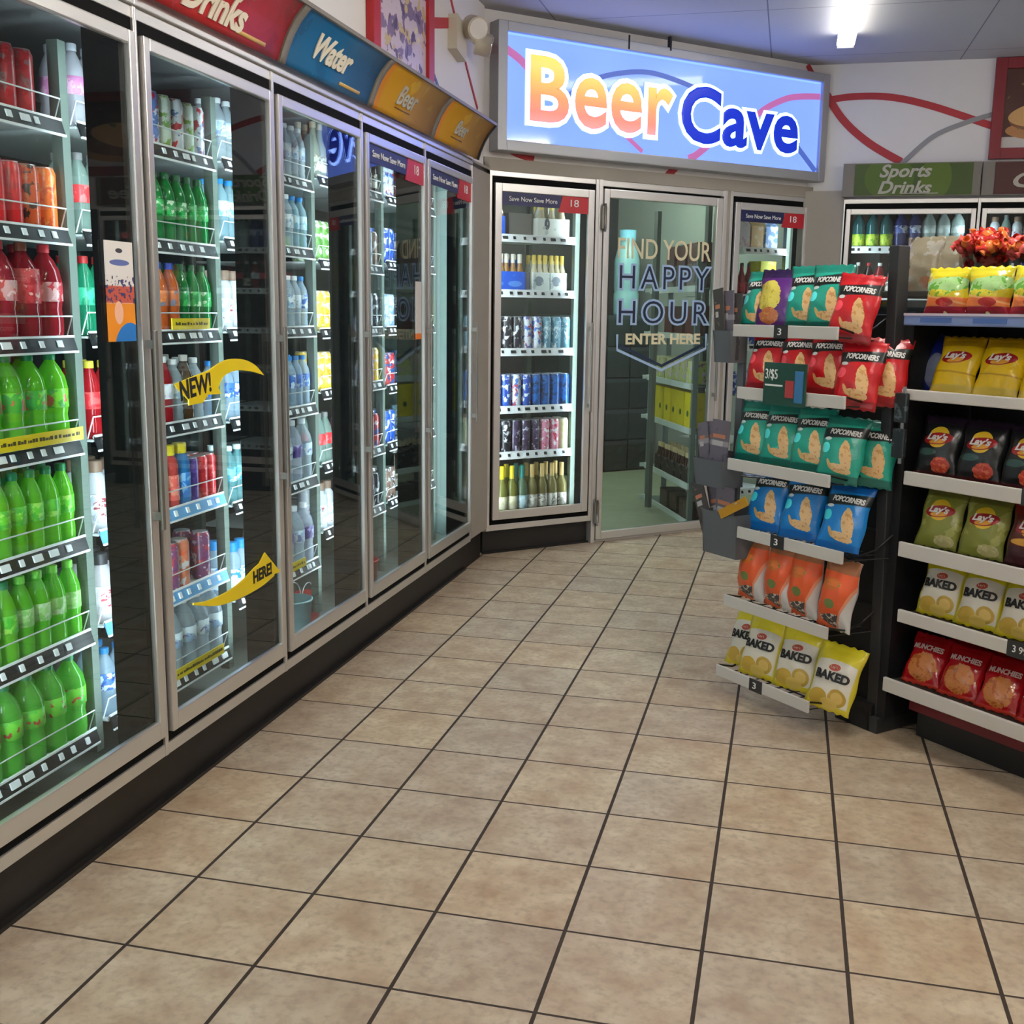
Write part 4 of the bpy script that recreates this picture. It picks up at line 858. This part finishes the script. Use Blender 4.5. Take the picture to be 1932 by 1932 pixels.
for k in range(6):
    z = GZ[k]; y0 = 2.60
    b = MB(); b.box(GX0[k]+.006,GX1,y0+.008,2.96,z-.034,z-.014,DKS); sh = b.obj('shelf', r)
    em = SHW_ if k < 5 else mat('blue_price_rail',(118,136,182),.5)
    b = MB(); b.box(GX0[k],GX1,y0-.006,y0+.008,z-GH[k],z,em,.004)
    if k == 5:
        b.box(GX0[k],GX1,y0-.008,y0+.002,z-.004,z+.004,mat('pale_edge',(196,186,200),.5))
        for q in range(5): b.box(.03+q*.2,.15+q*.2,y0-.0075,y0-.006,z-.026,z-.010,mat('blue_tag',(70,100,160),.5))
    b.obj('price_rail', sh)
    if k in (1,3):
        b = MB(); b.box(.455,.545,y0-.009,y0-.006,z-GH[k]-.002,z+.004,CHARC); t = b.obj('price_tag', sh); text('price_lettering', '3 99', WINK, (.475,.525,z-.030,z-.008), sh, y=y0-.0098)
b = MB()
b.hexa([(-.105,2.62,0),(-.045,2.62,0),(-.045,3.3,0),(-.105,3.3,0),(-.105,2.62,.06),(-.045,2.62,.06),(-.045,3.3,.06),(-.105,3.3,.06)],CHARC,.004)
b.hexa([(-.112,2.640,.05),(-.066,2.640,.05),(-.066,2.70,.05),(-.112,2.70,.05),(-.112,2.585,1.715),(-.070,2.585,1.715),(-.070,2.64,1.715),(-.112,2.64,1.715)],CHARC,.004); b.obj('end_post', r)
b = MB(); b.box(-.066,-.03,2.64,3.3,.06,1.5,BKM); b.obj('end_panel', r)
# wire wing rack hung at the end of the gondola
r = thing('wing_rack', 'wire snack rack hung on the gondola end, six white-edged baskets', 'shelving', G, (0,0,0))
b = MB(); b.box(-.40,-.085,2.66,2.672,.04,1.50,BKM); b.obj('back_panel', r)
b = MB(); b.box(-.24,-.075,2.62,3.1,0,.10,BKM,.004); b.obj('base', r)
BW = mat('black_wire', (24,24,26), .4)
b = MB()
for x in (-.62,-.40,-.12): b.cyl((x,2.655,.10),(x,2.655,1.56),.006,BW,8)
b.obj('upright', r)
WZ = [.105,.395,.672,.925,1.197,1.425]; WX = [(-.655,-.165),(-.630,-.10),(-.580,-.055),(-.645,-.135),(-.612,-.09),(-.650,-.14)]
for k in range(6):
    z = WZ[k]; a0,a1 = WX[k]; y0 = 2.40
    b = MB()
    for q in range(9): x = a0+.01+(a1-a0-.02)*q/8; b.tube([(x,y0+.01,z+.01),(x,y0+.01,z-.015),(x,2.65,z-.03)],.0025,BW,6)
    for x in (a0,a1): b.tube([(x,y0+.006,z+.016),(x,y0+.08,z-.002),(x,2.56,z+.01),(x,2.65,z+.06)],.004,BW,6)
    b.tube([(a0,2.648,z+.06),(a1,2.648,z+.06)],.004,BW,6); b.tube([(a0,2.52,z-.024),(a1,2.52,z-.024)],.003,BW,6)
    bk = b.obj('basket', r)
    b = MB(); b.box(a0,a1,y0-.006,y0+.004,z-.024,z+.020,SHW_,.003); b.obj('price_rail', bk)
    if k in (0,3-1,5):
        xm = {0:-.43,2:-.36,5:-.40}[k]
        b = MB(); b.box(xm-.033,xm+.033,y0-.009,y0-.006,z-.026,z+.022,CHARC); t = b.obj('price_tag', bk)
        text('price_lettering', '3', WINK, (xm-.014,xm+.004,z-.014,z+.010), t, y=y0-.0098)
b = MB(); b.box(-.455,-.255,2.376,2.386,1.165,1.315,mat('dark_green_card',(26,72,58),.5)); PC = b.obj('price_card')
PC.location = G.w(0,0,0); PC.rotation_euler = (0,0,G.a); tag(PC, 'dark green promotion card reading 3/$5 on the red snack basket', 'price card')
text('card_lettering', '3/$5', WINK, (-.445,-.385,1.252,1.292), PC, y=2.3735)
b = MB(); b.box(-.345,-.305,2.3735,2.376,1.195,1.255,mat('card_red',(176,60,60),.5)); b.box(-.300,-.262,2.3735,2.376,1.180,1.290,mat('card_blue',(60,120,170),.5)); b.box(-.445,-.36,2.3735,2.376,1.232,1.238,WINK); b.obj('card_picture', PC)
# ------------------------------------------------------------ bags
def bagF(w, h, t, a, bb):
    """half thickness of a filled bag at a in -1..1, bb in 0..1"""
    e = .055
    if bb < e or bb > 1-e: return .0012
    q = (bb-e)/(1-2*e)
    return .0012+t/2*(sin(pi*q)**.62)*max(0,1-abs(a)**2.6)**.75
def bag_mesh(w, h, t, m, back=None, seed=0, nx=12, nz=18):
    rng = random.Random(seed); b = MB(); i = b.mi(m); j = b.mi(back or m); ph = [rng.uniform(0,6.28) for _ in range(6)]
    def pt(a, q, s):
        wx = w/2*(1-.055*sin(pi*q)**.5*1)
        f = bagF(w,h,t,a,q); wr = .0014*(sin(a*9+ph[0]+q*5)+sin(q*23+ph[1]+a*4)+.8*sin((a+q*2)*14+ph[2]))*min(1,f/.012)
        jag = .0035*sin(a*60) if q in (0,1) else 0
        return (a*wx+.003*sin(q*11+ph[3]), s*(f+wr), q*h+jag)
    V = [[[b.bm.verts.new(pt(-1+2*x/nx, z/nz, s)) for x in range(nx+1)] for z in range(nz+1)] for s in (-1,1)]
    for s in (0,1):
        for z in range(nz):
            for x in range(nx):
                q = [V[s][z][x],V[s][z][x+1],V[s][z+1][x+1],V[s][z+1][x]]
                f = b.bm.faces.new(q if s == 0 else q[::-1]); f.material_index = i if s == 0 else j; f.smooth = True
    ring0 = [(z,0) for z in range(nz)]+[(nz,x) for x in range(nx)]+[(z,nx) for z in range(nz,0,-1)]+[(0,x) for x in range(nx,0,-1)]
    for k in range(len(ring0)):
        (z1,x1),(z2,x2) = ring0[k],ring0[(k+1)%len(ring0)]
        f = b.bm.faces.new([V[0][z1][x1],V[0][z2][x2],V[1][z2][x2],V[1][z1][x1]]); f.material_index = j; f.smooth = True
    bmesh.ops.recalc_face_normals(b.bm, faces=b.bm.faces[:])
    return b.mesh('bag')
BAGS = {}
def bagkind(key, w, h, t, m, back=None, texts=(), shapes=()):
    mes = [bag_mesh(w,h,t,m,back,s) for s in (1,2,3)]; kids = []
    bend = lambda x,y,z: (x, -bagF(w,h,t,max(-1,min(1,2*x/w/.96)),z/h)-.0040+y, z)
    for nm, txt, mt, fit, kw in texts: kids.append((nm, text_mesh(nm, txt, mt, fit, .0004, bend=bend, **kw)))
    BAGS[key] = (mes, kids, w, h, t)
def bag(key, F, x, y, z, label, group, yaw=0, lean=.2, roll=0, name='snack_bag', v=None, sc=1):
    mes, kids, w, h, t = BAGS[key]; o = bpy.data.objects.new(name, mes[(v if v is not None else random.randrange(3))]); COL.objects.link(o)
    o.matrix_world = Matrix.Translation(F.w(x,y,z)) @ Matrix.Rotation(F.a+yaw,4,'Z') @ Matrix.Rotation(-lean,4,'X') @ Matrix.Rotation(roll,4,'Y') @ Matrix.Scale(sc,4)
    for nm, me in kids: c = bpy.data.objects.new(nm, me); COL.objects.link(c); c.parent = o
    return tag(o, label, 'snack bag', group)
FOIL = dict(rough=.28, spec=.6, bump=(60,.35))
def popbag(nm, base, top, dk):
    return printed(nm, base, [('z',.205,.25,top),('z',-.01,.03,dk),('t',-.10,.158,.196,(26,36,36)),('e',-.055,.118,.018,.018,0,tuple(min(255,int(c*1.5+50)) for c in base)),('en',.026,.092,.021,.058,.22,(206,152,88),(228,186,128),80),('en',.012,.050,.042,.015,-.15,(196,144,84),(222,180,124),80),('e',-.03,.062,.006,.02,.5,(214,168,104)),('e',-.052,.150,.014,.006,0,(225,235,232))], **FOIL)
TEAL = popbag('teal_bag',(34,160,138),(22,120,104),(18,104,92)); REDBG = popbag('red_bag',(196,24,34),(176,18,28),(150,14,24)); BLUEB = popbag('blue_bag',(18,128,206),(12,86,160),(12,104,186))
WT = mat('bag_white_print',(236,234,230),.4)
for k, m in (('teal',TEAL),('red',REDBG),('blue',BLUEB)): bagkind(k,.165,.235,.062,m,None,[('lettering','POPCORNERS',WT,(-.048,.062,.168,.186),dict(bold=.001,shear=.1))])
bagkind('purple',.15,.225,.055,printed('purple_bag',(84,34,116),[('z',.19,.24,(40,24,66)),('en',-.02,.12,.05,.06,.3,(190,170,50),(214,200,90),60),('en',-.01,.05,.04,.03,0,(206,140,80),(190,110,60),80)],**FOIL))
ORF = printed('orange_bag',(224,92,44),[('z',.19,.25,(150,96,60)),('e',-.01,.15,.04,.02,.1,(206,110,40)),('en',.0,.155,.032,.012,0,(120,130,60),(226,120,50),90),('e',.0,.085,.02,.016,0,(110,130,70)),('en',.02,.03,.06,.022,0,(214,206,198),(70,66,66),70),('t',-3.0,-.4,-.065,(212,210,208)),('t',-3.0,-.065,-.045,(226,150,116))],**FOIL)
SILV = printed('silver_back',(206,204,202),[('v',40,.12,(150,146,146))],.3,bump=(50,.4))
bagkind('orange',.14,.235,.09,ORF,SILV)
def bakedm(nm): return printed(nm,(226,220,206),[('z',.150,.25,(222,206,40)),('e',.0,.128,.10,.034,0,(226,220,206)),('z',-.01,.018,(216,196,40)),('e',-.035,.036,.034,.026,.2,(206,170,70)),('e',.03,.046,.030,.028,-.3,(196,160,66)),('e',.005,.022,.03,.018,0,(220,190,96)),('e',.030,.046,.020,.018,-.3,(222,190,104)),('x',-.09,-.066,(216,200,50)),('x',.066,.09,(216,200,50)),('e',.0,.138,.020,.011,.1,(186,70,52))],**FOIL)
bagkind('baked',.16,.215,.062,bakedm('baked_bag'),None,[('lettering','BAKED',mat('bag_black_print',(24,22,22),.5),(-.056,.056,.096,.122),dict(bold=.0018)),('lettering','Lay\'s',mat('bag_cream_print',(236,216,190),.5),(-.012,.012,.133,.143),{})])
def laysm(nm, base, extra, rib=(166,26,34)): return printed(nm, base, extra+[('e',.0,.128,.037,.037,0,(236,196,50)),('e',.0,.122,.052,.021,.12,rib),('e',.0,.112,.030,.008,.12,(236,170,60))],**FOIL)
LT = [('lettering','Lay\'s',WT,(-.036,.034,.110,.139),dict(shear=.25,bold=.0012))]
bagkind('laysy',.158,.205,.06,laysm('yellow_chip_bag',(240,200,24),[('z',.165,.22,(196,150,20)),('t',.05,.068,.073,(196,146,20)),('z',-.01,.03,(226,196,80))]),None,LT)
bagkind('laysk',.158,.205,.06,laysm('black_bag',(26,28,30),[('z',.175,.22,(44,30,48)),('e',-.03,.075,.035,.012,0,(60,90,84)),('en',.022,.035,.034,.026,.2,(214,104,62),(190,60,40),70),('z',-.01,.012,(80,24,30))]),None,LT)
bagkind('laysg',.158,.205,.06,laysm('green_bag',(142,146,62),[('n',9,.52,(170,172,92)),('z',.175,.22,(120,116,52)),('en',.03,.025,.036,.02,0,(206,200,150),(190,180,120),50)]),None,LT)
bagkind('laysb',.158,.205,.06,laysm('brown_bag',(96,34,28),[('z',.165,.22,(120,36,26)),('z',-.01,.06,(70,34,38)),('e',.0,.075,.06,.012,0,(226,170,70))]),None,LT)
bagkind('funy',.155,.165,.07,printed('yellow_green_bag',(216,196,40),[('z',.135,.20,(226,214,44)),('en',.0,.105,.085,.026,.12,(104,170,66),(170,214,140),46),('en',-.02,.078,.05,.012,0,(120,170,50),(226,214,60),46),('z',.038,.066,(236,128,66)),('t',.2,.058,.063,(246,190,120)),('z',-.01,.038,(170,40,56)),('e',.01,.050,.03,.014,0,(190,36,24)),('e',.01,.01,.008,.012,0,(236,226,170))],.16,spec=.8,bump=(45,.6)))
bagkind('munch',.15,.185,.06,printed('red_window_bag',(176,18,26),[('en',.0,.062,.052,.05,0,(176,96,40),(206,126,60),50),('z',-.01,.012,(206,60,44))],.15,spec=.8,bump=(45,.6)),None,[('lettering','MUNCHIES',mat('bag_pink_print',(226,190,186),.5),(-.054,.054,.122,.140),dict(bold=.001))])
bagkind('dblue',.14,.20,.05,printed('dark_blue_bag',(20,34,120),[('e',.0,.07,.035,.06,0,(110,116,140)),('z',.17,.22,(16,26,80))],**FOIL))
bagkind('beige',.17,.20,.075,printed('clear_beige_bag',(176,164,136),[('n',16,.55,(206,200,186)),('n',22,.62,(120,110,96)),('e',.04,.03,.03,.022,0,(206,130,90))],  .12,spec=.9,bump=(40,.7)))
MATS['clear_beige_bag'].node_tree.nodes['Principled BSDF'].inputs['Alpha'].default_value = .62
# wing rack bags: (kind, x, extra yaw, dx lower)
YW = .22
def wing(k, lst, desc, group):
    n = len(lst)
    for i, L in enumerate(lst):
        key, x = L[0], L[1]; yaw = L[2] if len(L) > 2 else YW; dz = L[3] if len(L) > 3 else 0; yy = L[4] if len(L) > 4 else 2.475; roll = L[5] if len(L) > 5 else 0
        d = desc[i] if isinstance(desc, (list,tuple)) else f'{desc}, {ORD[i]} from left'
        bag(key, G, x, yy, WZ[k]+.002+dz, d, group, yaw=yaw, lean=L[6] if len(L) > 6 else {0:.36,1:.24,2:.34,3:.27,4:.25,5:.24}[k], roll=roll, sc={0:1.13,1:1.08,2:1.05}.get(k,1))
wing(5,[('teal',-.635,.1,-.01,2.48,0,.3),('purple',-.535,.25),('teal',-.41,.2,0,2.50),('teal',-.285,.2,0,2.485),('red',-.165,.3,-.035,2.47,.10)],['teal snack bag leaning at the left end of the top wing basket','purple and yellow snack bag in the top wing basket','teal snack bag right of the purple one, top wing basket','teal snack bag left of the red one, top wing basket','red snack bag overhanging the right end of the top wing basket'],'bags in the top wing basket')
wing(4,[('red',-.565,.2),('red',-.405,.2),('red',-.265,.2),('red',-.125,.32,-.03,2.47,.06),('red',-.085,.5,-.02,2.555,.05)],['red snack bag at the left end of the second wing basket','red snack bag second from left, second wing basket','red snack bag behind the green card, second wing basket','red snack bag overhanging right end of second wing basket','red snack bag nearest the post, second wing basket'],'bags in the second wing basket')
wing(3,[('teal',-.615,.15),('teal',-.47,.2),('teal',-.315,.22),('teal',-.175,.3,-.02,2.47,.05),('teal',-.115,.5,-.03,2.56,.08)],'teal snack bag in the third wing basket','bags in the third wing basket')
wing(2,[('blue',-.525,.2),('blue',-.345,.22),('blue',-.16,.28,-.01,2.48,.05)],'blue snack bag in the fourth wing basket','bags in the fourth wing basket')
wing(1,[('orange',-.575,-.05,0,2.48,0,.12),('orange',-.43,-.05,0,2.48,0,.12),('orange',-.305,.0,0,2.48,0,.12),('orange',-.155,.05,-.01,2.48,.05,.14)],'orange and silver snack bag in the fifth wing basket','bags in the fifth wing basket')
wing(0,[('baked',-.625,.05,0,2.50,-.05),('baked',-.50,.15,0,2.46),('baked',-.325,.22,0,2.475),('baked',-.145,.28,-.02,2.465,.08)],'yellow baked-chips bag in the lowest wing basket','bags in the lowest wing basket')
# gondola bags
def gond(k, key, xs, desc, group, lean=.3, yaw=.12, y=2.665):
    for i, x in enumerate(xs): bag(key, G, x, y, GZ[k]-.012, f'{desc}, {ORD[i]} from left', group, yaw=yaw, lean=lean)
PX = [.105,.268,.431,.594]
gond(5,'funy',[.065,.225,.385,.545,.705,.865],'yellow and green snack bag on the top gondola shelf','bags on the top gondola shelf',.12,.1)
bag('dblue',G,-.0,2.72,GZ[4]-.012,'dark blue snack bag at the left end of the second gondola shelf','bags on the second gondola shelf',.15,.3)
gond(4,'laysy',[.110,.275,.44,.605,.77,.935],'yellow potato chip bag on the second gondola shelf','bags on the second gondola shelf',.42)
gond(3,'laysk',[.075,.24,.405,.57,.735,.90],'black potato chip bag on the third gondola shelf','bags on the third gondola shelf')
gond(2,'laysg',[.105,.275],'green potato chip bag on the fourth gondola shelf','bags on the fourth gondola shelf'); gond(2,'laysb',[.445,.61,.775,.94],'brown potato chip bag on the fourth gondola shelf','bags on the fourth gondola shelf')
gond(1,'baked',[.13,.285,.44,.60,.76,.92],'yellow baked-chips bag on the fifth gondola shelf','bags on the fifth gondola shelf',.36)
gond(0,'munch',[.085,.235,.385,.535,.685,.835],'red windowed snack bag on the bottom gondola shelf','bags on the bottom gondola shelf',.52)
for k, x in ((0,.17),(1,.32),(2,.47)): bag('munch',G,x,2.775,GZ[0]-.012,f'red windowed snack bag in the second row of the bottom shelf, {ORD[k]} from left','bags on the bottom gondola shelf',.12,.3)
# on the gondola top: tubs of red sweets and cellophane bags
b = MB(); b.box(-.45,GX1,2.93,3.32,1.55,1.575,DKS,.004); td = b.obj('display_board'); td.location = G.w(0,0,0); td.rotation_euler = (0,0,G.a); tag(td,'dark display board on top of the snack gondola','board')
for k,(x,y) in enumerate(((-.05,3.02),(.15,3.05))):
    o = thing('candy_tub', f'clear tub heaped with red wrapped sweets on the gondola top, {("left","right")[k]} one', 'tub', G, (x,y,1.575), .1*k, 'tubs on the gondola top')
    b = MB(); b.lathe([(.0,.002),(.068,0),(.076,.004),(.082,.135),(.086,.137),(.086,.142),(.080,.142),(.072,.01),(0,.008)],glass('tub_plastic',(226,228,226),1.35),20); b.obj('tub', o)
    b = MB(); rng = random.Random(5+k); cm = [mat('sweet_red',(206,52,44),.25),mat('sweet_orange',(236,130,60),.25),mat('sweet_pink',(226,96,92),.25)]
    PR_ = [(.011,-.030),(.003,-.017),(.013,-.011),(.016,0),(.013,.011),(.003,.017),(.011,.030)]
    for q in range(75):
        a = rng.uniform(0,6.28); u_ = rng.random(); top = q < 55
        rr = (.105 if top else .062)*sqrt(u_); z = rng.uniform(.125,.165)+.045*(1-rr/.105) if top else rng.uniform(.03,.12)
        c = Vector((rr*cos(a),rr*sin(a),z)); d = Vector((rng.uniform(-1,1),rng.uniform(-1,1),rng.uniform(-.5,.7) if top else rng.uniform(-.2,.2))).normalized()
        M4 = Matrix.Translation(c) @ d.to_track_quat('Z','Y').to_matrix().to_4x4(); i = b.mi(rng.choice(cm)); R = []
        for pr_, pz in PR_: R.append([b.bm.verts.new(M4 @ Vector((1.15*pr_*(1+.2*sin(3*w_+q))*cos(w_),1.15*pr_*sin(w_),1.15*pz))) for w_ in [6.283*g_/8 for g_ in range(8)]])
        for g_ in range(6):
            for h_ in range(8):
                f = b.bm.faces.new([R[g_][h_],R[g_][(h_+1)%8],R[g_+1][(h_+1)%8],R[g_+1][h_]]); f.material_index = i; f.smooth = True
    q = b.obj('sweets', o); q['kind'] = 'stuff'
for k,(x,y) in enumerate(((-.33,3.02),(-.23,3.05),(-.14,3.10))): bag('beige',G,x,y,1.575,f'clear bag of beige snacks on the gondola top, {ORD[k]} from left','clear bags on the gondola top',.1*k,.1)
# hanging strip of small packs on the post
r = thing('clip_strip', 'small black packs on a clip strip beside the end post', 'clip strip', G, (-.005,2.585,.99))
b = MB(); b.box(-.006,.006,.0,.004,0,.26,ALU); b.obj('strip', r)
for k in range(2):
    b = MB(); b.box(-.026,.026,-.016,.0,.02+k*.12,.12+k*.12,printed('black_pack',(36,42,44),[('n',30,.6,(84,94,96))],.3),.006); b.obj('pack', r)
# grey leaflet holders hung at the left of the wing rack
HG = mat('grey_holder', (92,96,100), .5); r = thing('leaflet_holder', 'grey three-pocket leaflet holder hanging left of the wing rack', 'leaflet holder', G, (-.72,2.46,0))
b = MB(); b.box(-.018,.018,.045,.06,.56,1.55,HG,.002); b.obj('spine', r)
b = MB(); b.tube([(.0,.052,.865),(.10,.03,.87),(.34,.19,.875)],.007,mat('chrome'),8); b.obj('arm', r)
def pocket(x0,x1,z0,z1,y0,y1):
    b = MB(); t = .004
    b.hexa([(x0+.012,y0+.012,z0),(x1-.008,y0+.012,z0),(x1-.008,y1,z0),(x0+.012,y1,z0),(x0,y0,z1),(x1,y0,z1),(x1,y0+t,z1),(x0,y0+t,z1)],HG)
    b.box(x0+.006,x1-.004,y1-t,y1,z0,z1+.03,HG); b.prism([(y0+.012,z0),(y1,z0),(y1,z1),(y0,z1)],x0+.004,x0+.008,HG,'x'); b.prism([(y0+.012,z0),(y1,z0),(y1,z1),(y0,z1)],x1-.010,x1-.006,HG,'x'); b.box(x0+.012,x1-.008,y0+.012,y1,z0,z0+t,HG)
    return b.obj('pocket', r)
pocket(-.05,.15,.560,.730,-.075,.04); pocket(-.115,.055,.820,.925,-.075,.04); pocket(-.06,.04,1.30,1.42,-.05,.04)
LG = printed('grey_leaflet',(104,98,108),[('n',22,.6,(86,80,92)),('z',.15,.17,(150,146,150))],.5); LD = printed('dark_leaflet',(70,66,64),[('n',26,.6,(110,104,98))],.4); LGD = mat('gold_leaflet',(196,146,40),.35)
def leaflet(x, y, z, w, h, rx, ry, m, label, rz=0):
    b = MB(); b.box(-w/2,w/2,-.002,.002,0,h,m); b.box(-w/2+.01,w/2-.02,-.0026,-.002,h*.72,h*.78,mat('leaflet_print',(186,120,90),.5)); b.box(-w/2+.01,w/2-.03,-.0026,-.002,h*.60,h*.68,mat('leaflet_print2',(180,176,176),.5))
    o = b.obj('leaflet'); o.matrix_world = Matrix.Translation(G.w(x,y,z)) @ Matrix.Rotation(G.a+rz,4,'Z') @ Matrix.Rotation(rx,4,'X') @ Matrix.Rotation(ry,4,'Y'); tag(o, label, 'leaflet', 'leaflets in the grey holder')
leaflet(-.73,2.415,.83,.10,.25,-.05,.03,LG,'grey leaflet standing upright in the middle pocket')
leaflet(-.80,2.430,.83,.06,.235,-.05,-.22,LG,'grey leaflet leaning left in the middle pocket')
leaflet(-.775,2.445,.83,.06,.24,-.02,-.12,LG,'grey leaflet behind the upright one, middle pocket')
leaflet(-.68,2.425,.57,.10,.26,.05,.05,LG,'grey leaflet standing in the lowest pocket')
leaflet(-.735,2.410,.60,.07,.25,.0,-.42,LD,'dark leaflet fanned left out of the lowest pocket')
leaflet(-.70,2.44,.58,.07,.25,.0,-.30,LG,'grey leaflet behind the dark one, lowest pocket')
leaflet(-.655,2.378,.725,.035,.17,.1,1.1,LGD,'gold leaflet sticking out sideways from the lowest pocket')
leaflet(-.74,2.425,1.31,.055,.27,-.02,-.16,LD,'dark leaflet leaning left in the top pocket')
leaflet(-.715,2.437,1.31,.055,.26,-.02,-.07,LG,'grey leaflet in the middle of the top pocket')
leaflet(-.695,2.447,1.31,.05,.25,-.02,.0,LD,'dark leaflet at the right of the top pocket')
